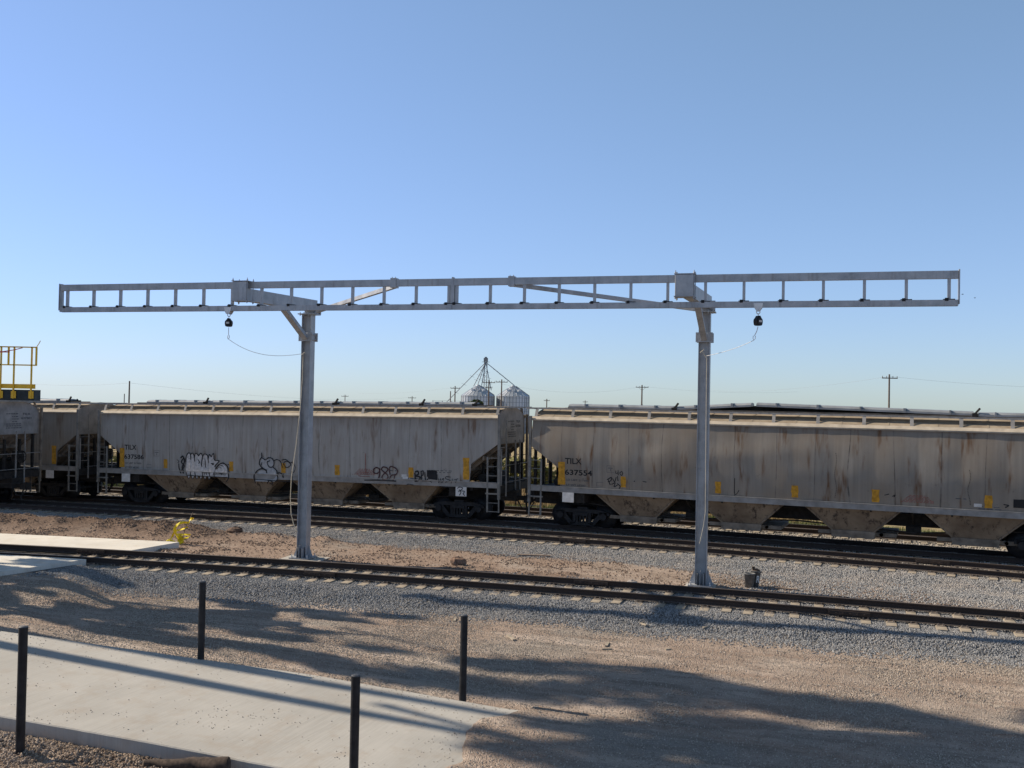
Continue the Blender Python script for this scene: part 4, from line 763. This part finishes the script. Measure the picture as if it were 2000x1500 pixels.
rope('pale slack rope tied high on the left post, dangling beside it to the ground', [(-.06, -.20, 6.36), (-.07, -.2, 5.5), (-.12, -.2, 4.6), (-.24, -.2, 3.4), (-.38, -.2, 2.4), (-.40, -.2, 1.7), (-.36, -.2, 1.2), (-.27, -.2, .9), (-.12, -.18, .62)])
rope('thin pale rope hanging taut down the right post front', [(12.56, -.2, 6.50), (12.70, -.2, 6.30), (12.71, -.2, 4.5), (12.72, -.2, 3.0), (12.73, -.2, 1.9), (12.68, -.18, 1.5), (12.58, -.18, 1.0)], .009)

# ------------------------------------------------------------------ bollards
def bollard(x, y, zg, zt, label):
    h = zt - zg; t = empty('bollard', (x, y, zg)); tag(t, label, 'bollard', 'black pipe bollards along the pavement'); m = MB(); r = .066
    m.tube([(0, 0, -.15), (0, 0, h)], r, 24, False); m.build('pipe', BLACK, t)
    m = MB(); m.lathe([(r, h - .001), (r, h + .006), (r * .8, h + .016), (.001, h + .02)], n=24); m.build('cap', plain('dusty_cap', (.10, .10, .105), .6), t)
    return t
bollard(-7.25, 14.89, -.28, 1.45, 'black pipe bollard at the left frame edge, standing outside the near kerb')
bollard(-6.09, 19.80, -.30, 1.25, 'black pipe bollard on the pavement far edge, farthest left in front of the ballast')
bollard(-.79, 18.15, -.47, 1.04, 'black pipe bollard near the pavement end, right of all the others')
bollard(-2.165, 14.30, -.66, .985, 'black pipe bollard in the foreground whose foot is cut off by the frame')

# ------------------------------------------------------------------ loading platform at the left edge
lp = empty('loading_platform', (-15.6, 26.5, 0)); tag(lp, 'raised loading platform with dark green edge beam and yellow railing', 'platform')
X1 = 2.82   # right end in local x
MB().box(-3.5, X1, 0, .35, 4.73, 5.02).build('edge_beam', DKGREEN, lp)
MB().box(-3.5, X1 - .75, .35, 1.6, 4.9, 4.95).build('deck', DKGREEN, lp)
MB().box(-3.5, X1 + .01, .0, .03, 5.05, 5.17).build('toe_board', SAFETY, lp)
for x in (-2.0, -.6, .7, 1.92, 2.27, 2.74):
    p = MB().box(x - .016, x + .016, -.05, -.006, 4.78, 6.17).build('railing_post', SAFETY, lp)
    MB().box(x - .065, x + .065, -.03, -.011, 4.79, 4.98).build('post_bracket', SAFETY, p)
for z in (6.16, 5.68): MB().box(-3.5, 2.88, -.05, -.01, z - .016, z + .016).build('guard_rail', SAFETY, lp)
for x in (2.12, 2.862): MB().box(x - .02, x + .02, -.05, -.012, 5.69, 6.15).build('rail_picket', SAFETY, lp)
MB().tube([(2.86, -.03, 6.17), (2.92, -.03, 6.26), (2.96, -.03, 6.34)], .01, 6).build('rail_hook', SAFETY, lp)
MB().tube([(1.3, -.06, 5.99), (1.98, -.06, 6.03), (2.28, -.06, 6.08), (2.5, -.06, 6.14)], .012, 6).tube([(1.3, -.06, 6.0), (1.7, -.06, 6.01), (2.15, -.06, 6.02)], .014, 6).build('red_strap', REDROPE, lp)
for x in (-3.2, -1.6):
    for y in (.2, 1.7): MB().box(x - .1, x + .1, y - .1, y + .1, -.55, 4.73).build('column', DKGREEN, lp)

# ------------------------------------------------------------------ small things on the ground
def bucket(x, y, h, r0, r1, tilt, label, content):
    t = empty('bucket', (x, y, float(height(x, y)) - .01)); t.rotation_euler = (0, tilt, .4); tag(t, label, 'bucket', 'buckets beside the right gantry post')
    m = MB(); m.lathe([(.001, .0), (r0, .0), (r1, h), (r1 + .012, h), (r1 + .012, h - .03), (r1 - .006, h + .001), (r1 - .02, h - .02), (r0 - .01, .04), (.001, .03)], n=24); m.build('pail', RUBBER, t)
    MB().tube([((r1 + .01) * math.cos(a), (r1 + .01) * math.sin(a), h - .03 - .10 * math.sin(a)) for a in np.linspace(.1, math.pi - .1, 12)], .006, 5).build('handle', CABLE, t)
    if content: m = MB(); m.lathe([(.001, h + .07), (r1 * .6, h + .05), (r1 * .9, h - .02)], n=12); m.bar((-.06, 0, h), (-.10, .02, h + .11), .09, .07); m.build('dark_contents', DARKWOOD, t)
    return t
bucket(6.92, 28.48, .42, .115, .155, 0.0, 'upright grey bucket, the left one of the pair by the rail', False)
bk = bucket(7.10, 28.66, .46, .115, .155, .12, 'tilted grey bucket marked with a white R, stuffed with dark rags', True)
link('painted_letter', (lambda me: me)(text_mesh('R', -.06, .06, .14, .34, -.150, WHITE, 'painted_letter')), bk)
def plank(p, q, w, h, label, mat=PLANK, sink=.0, name='plank'):
    z0 = max(float(height(*p)), float(height(*q))); c = Vector(((p[0] + q[0]) / 2, (p[1] + q[1]) / 2, z0 + h / 2 - sink)); m = MB(); m.bar(Vector((*p, c.z)) - c, Vector((*q, c.z)) - c, w, h); o = m.build(name, mat); o.location = c; tag(o, label, 'plank', 'loose planks'); return o
plank((.30, 33.35), (1.40, 33.25), .14, .06, 'brown plank lying at the ballast toe, middle of the frame')
plank((7.45, 28.40), (8.2, 28.12), .14, .05, 'dark board lying flat right of the buckets')
plank((.02, 23.05), (.16, 22.6), .07, .03, 'small pale offcut of wood on the gravel right of the bollards', TIE)
for i, (x, y, l) in enumerate(((2.2, 21.9, .22), (2.25, 22.3, .3), (1.3, 20.9, .14), (4.8, 24.0, .25), (3.3, 24.4, .4), (3.55, 21.9, .12), (-1.3, 24.6, .3))):
    a = i * 1.3; m = MB(); m.bar((-l / 2 * math.cos(a), -l / 2 * math.sin(a), 0), (l / 2 * math.cos(a), l / 2 * math.sin(a), .01), .06, .03); o = m.build('wood_scrap', TIE); o.location = (x, y, float(height(x, y)) + .015); tag(o, 'small pale wood scrap lying on the gravel in the open foreground', 'wood scrap', 'wood scraps on the gravel')
def boulder(x, y, r, label, mat, cat='rock', name='rock', sq=.7):
    q = np.random.default_rng(int(abs(x * 100 + y * 10))); m = MB(); V = []; F = []; n, k = 12, 7
    for i in range(k + 1):
        for j in range(n): a = math.pi * i / k; b = 2 * math.pi * j / n; rr = r * (1 + .28 * (q.uniform() - .5)); V.append((rr * math.sin(a) * math.cos(b) * 1.2, rr * math.sin(a) * math.sin(b), rr * math.cos(a) * sq))
    for i in range(k):
        for j in range(n): F.append((i * n + j, (i + 1) * n + j, (i + 1) * n + (j + 1) % n, i * n + (j + 1) % n))
    m.add(V, F); o = m.build(name, mat); o.location = (x, y, float(height(x, y)) + r * .25); tag(o, label, cat); return o
boulder(-1.55, 30.6, .22, 'brown clod of earth behind the nearest track, left of the middle', plain('clod', (.19, .12, .085), .95, 0, .4, 12)); boulder(3.55, 28.5, .15, 'pale grey lump of rock left of the right gantry post', plain('grey_rock', (.30, .27, .25), .95, 0, .3, 12)); boulder(-10.2, 36.9, .26, 'dark clod of earth on the ballast right of the yellow tape', plain('dark_clod', (.11, .07, .05), .95, 0, .4, 12))
boulder(-3.05, 40.2, .10, 'small blue plastic scrap lying between the middle track rails', plain('blue_plastic', (.05, .10, .20), .5, 0, .2), 'litter', 'plastic_scrap', .9)
# weathered timber by the near kerb
m = MB(); q = np.random.default_rng(4); P = []; RR = []
for k in range(15): P.append((-.95 + k * .095, .025 * math.sin(k * .9), .012 * q.uniform() + .10 * k / 14 - .10)); RR.append(.05 + .075 * (k / 14) + .012 * q.uniform())
m.tube(P, RR, 9); o = m.build('timber', DARKWOOD); o.location = (-4.36, 14.46, -.37); o.rotation_euler = (0, 0, -.2); tag(o, 'dark soil-caked timber lying against the near kerb', 'timber')
# yellow caution tape
tp = empty('caution_tape', (-11.42, 34.5, -.25)); tag(tp, 'tangle of yellow caution tape knotted on a thin stake behind the crossing slab', 'tape')
def ribbon(pts, w):
    m = MB(); V = []; F = []
    for i, (x, z, y) in enumerate(pts):
        d = np.array(pts[min(i + 1, len(pts) - 1)][:2]) - np.array(pts[max(i - 1, 0)][:2]); d = d / (np.linalg.norm(d) + 1e-6); n = np.array([-d[1], d[0]]) * w / 2; tw = .05 * math.sin(i * 1.7)
        V += [(x - n[0], y - tw, z - n[1]), (x + n[0], y + tw, z + n[1])]
    for i in range(len(pts) - 1): F.append((2 * i, 2 * i + 1, 2 * i + 3, 2 * i + 2))
    return m.add(V, F)
tz = lambda cx, cy: ((cx - 1030) / 14.286 * .0178, (1060 - cy) / 14.286 * .0178 + .02)
for pts, w in (([(1240, 470), (1130, 460), (1020, 470), (930, 530), (880, 620), (865, 720), (880, 800), (960, 900), (1010, 1050)], .09), ([(1240, 470), (1250, 400), (1310, 340), (1400, 330), (1340, 390), (1300, 320)], .06), ([(910, 690), (1050, 650), (1180, 600), (1235, 570)], .05), ([(900, 790), (1100, 800), (1300, 800), (1250, 870), (1130, 900), (1040, 900)], .05), ([(960, 840), (1030, 880), (1080, 960), (1030, 1050), (980, 1000), (1100, 1000)], .10), ([(840, 740), (790, 830), (755, 920), (640, 970), (760, 950), (880, 1005)], .045), ([(1000, 900), (1060, 1050), (1120, 1000)], .07)):
    ribbon([(*tz(a, b), .08 * math.sin(i * 1.3)) for i, (a, b) in enumerate(pts)], w).build('ribbon', TAPE, tp)
MB().tube([(0, .05, -.05), (.15, .05, .6), (.40, .03, 1.12)], .012, 6).build('stake', PLANK, tp)

# ------------------------------------------------------------------ far side: poles, wires, silos, vehicles, weeds
def pole(x, y, zt, w, label, arms=1, thick=.13, zb=-1.0, br=False):
    zb = float(height(x, y)) - .2
    t = empty('utility_pole', (x, y, zb)); h = zt - zb; tag(t, label, 'utility pole', 'wooden utility poles beyond the train')
    MB().tube([(0, 0, 0), (0, 0, h)], [thick * 1.15, thick * .8], 10).build('pole', WOODPOLE, t)
    for k in range(arms):
        z = h - .55 - k * 1.1; ww = w if k == 0 else w * .55; a = MB().box(-ww / 2, ww / 2, -thick - .1, -thick, z - .07, z + .07).build('crossarm', WOODPOLE, t); m = MB()
        for e in (-.47, -.2, .2, .47): m.tube([(e * ww, -thick - .05, z + .07), (e * ww, -thick - .05, z + .30)], .045, 6)
        m.build('insulators', WOODPOLE, a)
        if br: MB().bar((-ww * .28, -thick, z - .05), (0, -thick, z - .75), .05, .05).bar((ww * .28, -thick, z - .05), (0, -thick, z - .75), .05, .05).build('arm_brace', WOODPOLE, a)
    return t
def at(px, py, d):
    v = fw + rt * ((px - 1000) / FPX) - up * ((py - 750) / FPX); s = d / v.y; return v.x * s, d, CAM_H + v.z * s
PO = [(1254, 752, 235, 3.0, 'brown utility pole with braced crossarm and transformer above the brown stained car', 1, .19, True), (1737, 731, 140, 2.2, 'tall bent utility pole with one crossarm at the right above the brown stained car', 1, .14, False), (955, 742, 205, 2.6, 'utility pole with crossarm standing in front of the left grain bin', 2, .16, False), (980, 741, 200, 2.4, 'utility pole with crossarm standing in front of the right grain bin', 1, .15, False), (889, 754, 240, 2.2, 'utility pole with crossarm left of the left grain bin', 1, .16, False), (880, 764, 260, .6, 'short plain utility pole left of the pole beside the grain bins', 0, .16, False), (805, 774, 330, 2.6, 'small distant utility pole above the roof of the graffiti car', 1, .16, False), (674, 771, 340, 2.4, 'distant utility pole just right of the left gantry post', 1, .15, False), (253, 744, 150, .6, 'plain pole without crossarm above the graffiti car left end', 0, .13, False), (243, 769, 190, .5, 'short thin pole left of the plain pole', 0, .1, False), (1068, 779, 300, 1.8, 'distant pole with small crossarm above the gap between the two lettered cars', 1, .18, False), (1143, 782, 340, 1.6, 'tiny distant pole above the brown stained car left end', 1, .14, False)]
tops = {}
for px, py, d, w, lab, arms, th, br in PO:
    x, y, z = at(px, py, d); pole(x, y, z, w, lab, arms, th, -1.0, br); tops[px] = Vector((x, y, z - .3))
t = bpy.data.objects['utility_pole']
MB().box(-.2, .2, -.35, .05, 7.0, 7.8).build('transformer', WOODPOLE, t)
def wire(a, b, sag, label, r=.009):
    A = Vector(a); B = Vector(b); m = MB(); m.tube([A.lerp(B, k / 16) - Vector((0, 0, sag * 4 * (k / 16) * (1 - k / 16))) - A for k in range(17)], r, 4, False); o = m.build('power_line', CABLE_D); o.location = A; tag(o, label, 'power line', 'overhead wires beyond the train'); return o
CABLE_D = plain('dark_wire', (.25, .26, .28), .7)
ex = lambda px, py, d: Vector(at(px, py, d))
wire(tops[1737], ex(2200, 757, 160), .6, 'thin overhead wire running right from the tall bent pole'); wire(ex(1380, 762, 250), tops[1737], 1.0, 'thin overhead wire running left from the tall bent pole'); wire(tops[1254], ex(1560, 765, 260), .8, 'thin overhead wire running right from the braced pole'); wire(ex(980, 750, 200), tops[1254], 1.6, 'thin overhead wire between the grain bins and the braced pole'); wire(ex(40, 748, 170), tops[253], .4, 'thin overhead wire left of the plain pole'); wire(tops[253], ex(805, 776, 330), 1.6, 'thin overhead wire sloping right from the plain pole'); wire(tops[955], tops[980], .4, 'short overhead wire between the two poles at the grain bins'); wire(ex(700, 768, 300), tops[889], .6, 'thin overhead wire left of the grain bins')
SILO = (lambda t: (t.set(t.mix(t.ramp(t.math('FRACT', t.math('MULTIPLY', t.sep(t.tc())[2], .9)), [(.1, 0.), (.2, 1.)]), (.30, .33, .37), (.46, .49, .53)), .42, .55, .5), t.m)[1])(NT('corrugated_silo'))
SROOF = plain('silo_roof_metal', (.55, .57, .60), .38, .6, .2, .5)
def silo(px0, px1, ye, ya, d, label):
    x0, _, ze = at(px0, ye, d); x1, _, _ = at(px1, ye, d); r = (x1 - x0) / 2; za = at((px0 + px1) / 2, ya, d)[2]; gb = float(height((x0 + x1) / 2, d)); t = empty('grain_bin', ((x0 + x1) / 2, d, gb)); tag(t, label, 'grain bin', 'metal grain bins')
    h = ze - gb; m = MB(); m.lathe([(r, 0), (r, h)], n=48); w = m.build('wall', SILO, t)
    for k in range(32): a = 2 * math.pi * k / 32; MB().tube([(r * 1.005 * math.cos(a), r * 1.005 * math.sin(a), 0), (r * 1.005 * math.cos(a), r * 1.005 * math.sin(a), h)], .06, 4).build('stiffener', DKSTEEL, w)
    m = MB(); m.lathe([(r * 1.02, h - .05), (r * .14, h + (za - ze) * .92), (r * .12, h + (za - ze)), (.01, h + (za - ze) + .15)], n=48)
    rf = m.build('roof', SROOF, t); m = MB()
    for k in range(24): a = 2 * math.pi * k / 24; c, s = math.cos(a), math.sin(a); m.bar((r * c, r * s, h + .03), (r * .15 * c, r * .15 * s, h + (za - ze) * .93), .06, .08)
    m.build('roof_ribs', SROOF, rf)
    for a in (-2.2, -1.5, -.8): c, s = math.cos(a), math.sin(a); MB().box(r * .55 * c - .25, r * .55 * c + .25, r * .55 * s - .3, r * .55 * s + .3, h + (za - ze) * .45, h + (za - ze) * .45 + .6).build('roof_vent', SROOF, rf)
    m = MB()
    for e in (-.25, .25): m.tube([(r * .72 + e, -r * .72, 0), (r * .72 + e, -r * .72, h)], .04, 4)
    m.build('ladder', DKSTEEL, w); m = MB(); m.bar((r * .18, -.4, h + (za - ze) * .95), (r * 1.0, -.4, h + .15), .5, .12); m.build('roof_stair', DKSTEEL, rf); return t
DKSTEEL = plain('dull_steel', (.20, .22, .25), .6, .3, .2, 2)
silo(901, 966, 772, 752, 250, 'round metal grain bin, the left one under the spout tower'); silo(970, 1034, 773, 753, 252, 'round metal grain bin, the right one nearest the gap between cars')
ge = float(height(*at(947, 800, 256)[:2])); et = empty('grain_elevator_leg', (*at(947, 800, 256)[:2], ge)); tag(et, 'tall grain elevator leg with spouts fanning down to the grain bins', 'grain elevator'); H0 = at(947, 697, 256)[2] - ge
m = MB()
for a in (-.35, .35):
    for b in (-.35, .35): m.tube([(a, b, 0), (a, b, H0 - 1)], .09, 4)
for k in range(int(H0)): m.bar((-.35, -.35, k), (.35, -.35, k + 1), .05, .05); m.bar((.35, -.35, k), (-.35, -.35, k + 1), .05, .05)
m.build('leg_trunk', DKSTEEL, et); MB().box(-.55, .55, -.5, .5, H0 - 1.2, H0 - .3).box(-.3, .3, -.3, .3, H0 - .3, H0).box(-1.0, 1.0, -.6, .6, H0 - 1.35, H0 - 1.28).build('head_house', DKSTEEL, et)
ox = at(947, 800, 256)[0]
for px, py in ((870, 786), (924, 754), (932, 752), (940, 752), (959, 762), (1004, 752)):
    x, y, z = at(px, py, 250); q = Vector((x - ox, -3, z - ge)); p = Vector((0, -.3, H0 - 1.4)); s = MB().tube([p, q], .10, 6).build('spout', DKSTEEL, et); m = MB()
    for k in (.35, .55, .75): c = p.lerp(q, k); m.bar(c + Vector((-.6, 0, .25)), c + Vector((.6, 0, -.3)), .05, .05)
    m.build('spout_brace', DKSTEEL, s)
bc = empty('roof_conveyor', (*at(875, 783, 262)[:2], ge)); tag(bc, 'low conveyor bridge left of the left grain bin', 'conveyor'); zc = at(875, 783, 262)[2] - ge
MB().box(-4.2, 3.4, -.4, .4, zc - .5, zc - .3).bar((-4.2, -.4, zc), (3.4, -.4, zc), .06, .06).build('bridge', DKSTEEL, bc); m = MB()
for x in (-4, -1.5, 1, 3.2): m.tube([(x, 0, 0), (x, 0, zc)], .1, 4)
m.build('legs', DKSTEEL, bc)

def leaf_cloud(n, centers, size, up=.3):
    C = np.array([c[:3] for c in centers], float); RD = np.array([c[3:] for c in centers], float); w = np.prod(RD, 1); idx = rng.choice(len(C), n, p=w / w.sum())
    d = rng.normal(size=(n, 3)); d /= np.linalg.norm(d, axis=1)[:, None]; p = C[idx] + d * RD[idx] * (rng.uniform(.35, 1, n) ** .6)[:, None]
    a = rng.normal(size=(n, 3)); a /= np.linalg.norm(a, axis=1)[:, None]; b = np.cross(a, rng.normal(size=(n, 3))); b /= np.linalg.norm(b, axis=1)[:, None]; s = rng.uniform(.6, 1.4, n)[:, None] * size
    return np.stack([p - a * s, p - b * s * .5, p + a * s, p + b * s * .5], 1)
LEAF = mat_leaf('leaf_green', (.045, .07, .02), (.10, .13, .04)); LEAF_O = mat_leaf('leaf_olive', (.16, .155, .05), (.30, .27, .10)); BARK = mat_bark()
def tree(x, y, h, tr, centers, n, size, label, stems=1):
    z = float(height(x, y)); t = empty('tree', (x, y, z)); tag(t, label, 'tree', 'tall trees at the yard edge'); m = MB()
    for s in range(stems):
        o = (s - (stems - 1) / 2) * 1.1; m.tube([(0, o, -.2), (.1, o * 1.05, h * .35), (-.1, o * 1.1, h * .7), (0, o * 1.1, h)], [tr, tr * .85, tr * .6, tr * .2], 10)
    for c in centers[:7]: m.tube([(0, 0, max(h * .45, c[2] - 2.2)), (c[0] * .5, c[1] * .5, c[2] - .9), (c[0], c[1], c[2])], [tr * .4, tr * .25, .03], 6)
    m.build('trunk', BARK, t); tri_soup('crown', leaf_cloud(n, centers, size), LEAF, t); return t
def crown(h, r, k, seed, flat=.6, lo=.16, hi=.32):
    q = np.random.default_rng(seed); return [(q.uniform(-1, 1) * r, q.uniform(-1, 1) * r, h + q.uniform(-1, 1) * r * flat, *(q.uniform(lo, hi, 2) * r * .8), q.uniform(lo, hi) * r * 1.9) for _ in range(k)]
def columns(k, spread, h0, h1, seed, rr=.3, gap=.5):
    q = np.random.default_rng(seed); C = []
    for i in range(k):
        ox = q.uniform(-.5, .5) * spread * .5; oy = (i / max(k - 1, 1) - .5) * spread; h = h0 + q.uniform(0, 1.5)
        while h < h1 - q.uniform(0, 2.5): l = q.uniform(.5, 1.3); C.append((ox + q.normal(0, .12), oy + q.normal(0, .12), h + l / 2, rr * q.uniform(.5, 1.2), rr * q.uniform(.4, 1.0), l * .6)); h += l + gap * q.uniform(0, 1.6)
    return C
tree(-23.3, 25.5, 19.0, .30, crown(19.3, 4.6, 40, 3, .6, .12, .24), 8500, .26, 'tall twin-stemmed tree left of the pavement with a broad crown', 2)
tree(-25.5, 31.7, 14.0, .2, columns(4, 3.2, 11.0, 16.5, 5, .38, .5), 2600, .2, 'slender tree left of the crossing slab with a sparse high crown')
tree(-21.3, 27.0, 13.5, .16, [(.12 * math.sin(k * 2.1), .25 * math.sin(k * 1.3), 6.5 + k * .75, .5, .38, .5) for k in range(11)], 3000, .2, 'narrow columnar tree between the broad tree and the crossing')
tree(-24.5, 32.2, 8.5, .2, crown(7.2, 2.3, 14, 8), 3600, .2, 'low bushy tree beside the crossing slab')
tree(-20.8, 28.2, 9.0, .14, columns(3, 2.0, 6.5, 11.5, 12, .28, .6), 1300, .2, 'thin young tree in front of the low bushy tree')
tree(-26.0, 30.2, 11.0, .16, columns(4, 2.6, 7.5, 13.5, 21, .22, .8), 1300, .2, 'gaunt tree with thin scattered foliage behind the columnar tree')
def shrub(x, y, r, h, n, mat, label, size=.12):
    z = float(height(x, y)); t = empty('bush', (x, y, z)); tag(t, label, 'bush', 'bushes beyond the railcars'); q = np.random.default_rng(int(x * 10 + 500)); C = [(q.uniform(-1, 1) * r * .6, q.uniform(-1, 1) * r * .6, h * q.uniform(.35, .75), r * .5, r * .5, h * .35) for _ in range(7)]
    m = MB()
    for c in C: m.tube([(0, 0, -.05), (c[0] * .6, c[1] * .6, c[2] * .6), (c[0], c[1], c[2])], [.04, .025, .01], 5)
    m.build('stem', BARK, t); tri_soup('foliage', leaf_cloud(n, C, size), mat, t)
shrub(1.75, 56.5, 1.3, 2.3, 3000, LEAF_O, 'olive bush seen through the gap between the two lettered cars'); shrub(.2, 60.5, 1.6, 2.0, 2600, LEAF_O, 'yellowish bush behind the brake wheel of the graffiti car'); shrub(-25.0, 61.5, 1.8, 2.4, 2600, LEAF_O, 'yellowish bush seen under the left end of the graffiti car')
x, y, z = at(930, 784, 230); gt = float(height(x, y)); z -= gt; tr = empty('tree', (x, y, gt)); tag(tr, 'small green tree top in front of the left grain bin', 'tree'); tri_soup('crown', leaf_cloud(900, [(0, 0, z - .2, 1.3, 1, .7), (1, 0, z - .4, .8, .8, .5), (-1.2, 0, z - .5, .8, .8, .5)], .2), LEAF, tr); MB().tube([(0, 0, 0), (0, 0, z)], .15, 6).build('trunk', BARK, tr)
# dry grass and green weeds beyond the far track
def blades(n, x0, x1, d0, d1, h0, h1, w):
    x = rng.uniform(x0, x1, n); d = d0 + (d1 - d0) * rng.uniform(0, 1, n) ** 1.4; y = yF(x) + d; z = height(x, y) - .02; h = rng.uniform(h0, h1, n) * (.55 + .8 * fbm(x * .6, y * .6, 3)); a = rng.uniform(0, 6.28, n); l = rng.normal(0, .22, (n, 2)) * h[:, None]
    p = np.stack([x, y, z], 1); e = np.stack([np.cos(a), np.sin(a), np.zeros(n)], 1) * w; tip = p + np.stack([l[:, 0], l[:, 1], h], 1); return np.stack([p - e, p + e, tip], 1)
DRY = mat_leaf('dry_grass_blade', (.26, .18, .085), (.50, .39, .22)); GREEN = mat_leaf('weed_blade', (.07, .10, .03), (.20, .22, .09))
tag(tri_soup('dry_grass', blades(60000, -36, 14, 4.2, 26, .5, 1.15, .016), DRY), kind='stuff'); tag(tri_soup('green_weeds', blades(26000, -34, 24, 3.0, 4.6, .15, .38, .016), GREEN), kind='stuff')
# parked vehicle far beyond the gap between the cars
x, y, z = at(1033, 838, 330); v = empty('parked_car', (x, y, float(height(x, y)))); tag(v, 'tiny white vehicle parked far off in the gap between the two lettered cars', 'car')
MB().prism([(-2.2, .35), (2.2, .35), (2.2, .95), (1.2, 1.0), (.7, 1.5), (-1.4, 1.5), (-2.1, 1.0)], -.9, .9).build('body', WHITE, v); MB().box(-1.2, .6, -.91, .91, 1.02, 1.4).build('window', BLACK, v)
for e in (-1.3, 1.3): MB().tube([(e, -.92, .33), (e, .92, .33)], .33, 14).build('wheel', BLACK, v)

for px, py, d in ((1880, 575, 110), (1904, 582, 120)):
    x, y, z = at(px, py, d); m = MB(); m.tube([(-.12, 0, 0), (0, 0, .01), (.13, 0, 0)], [.015, .04, .01], 6); m.add([(-.05, 0, .02), (.05, 0, .02), (.0, .19, .07), (-.04, .17, .06)], [(0, 1, 2, 3)]); m.add([(-.05, 0, .02), (.05, 0, .02), (.0, -.19, .07), (-.04, -.17, .06)], [(0, 1, 2, 3)])
    o = m.build('bird', BLACK); o.location = (x, y, z); tag(o, 'tiny dark bird flying just right of the gantry end, the %s one' % ('left' if px < 1890 else 'right'), 'bird', 'birds in the sky')
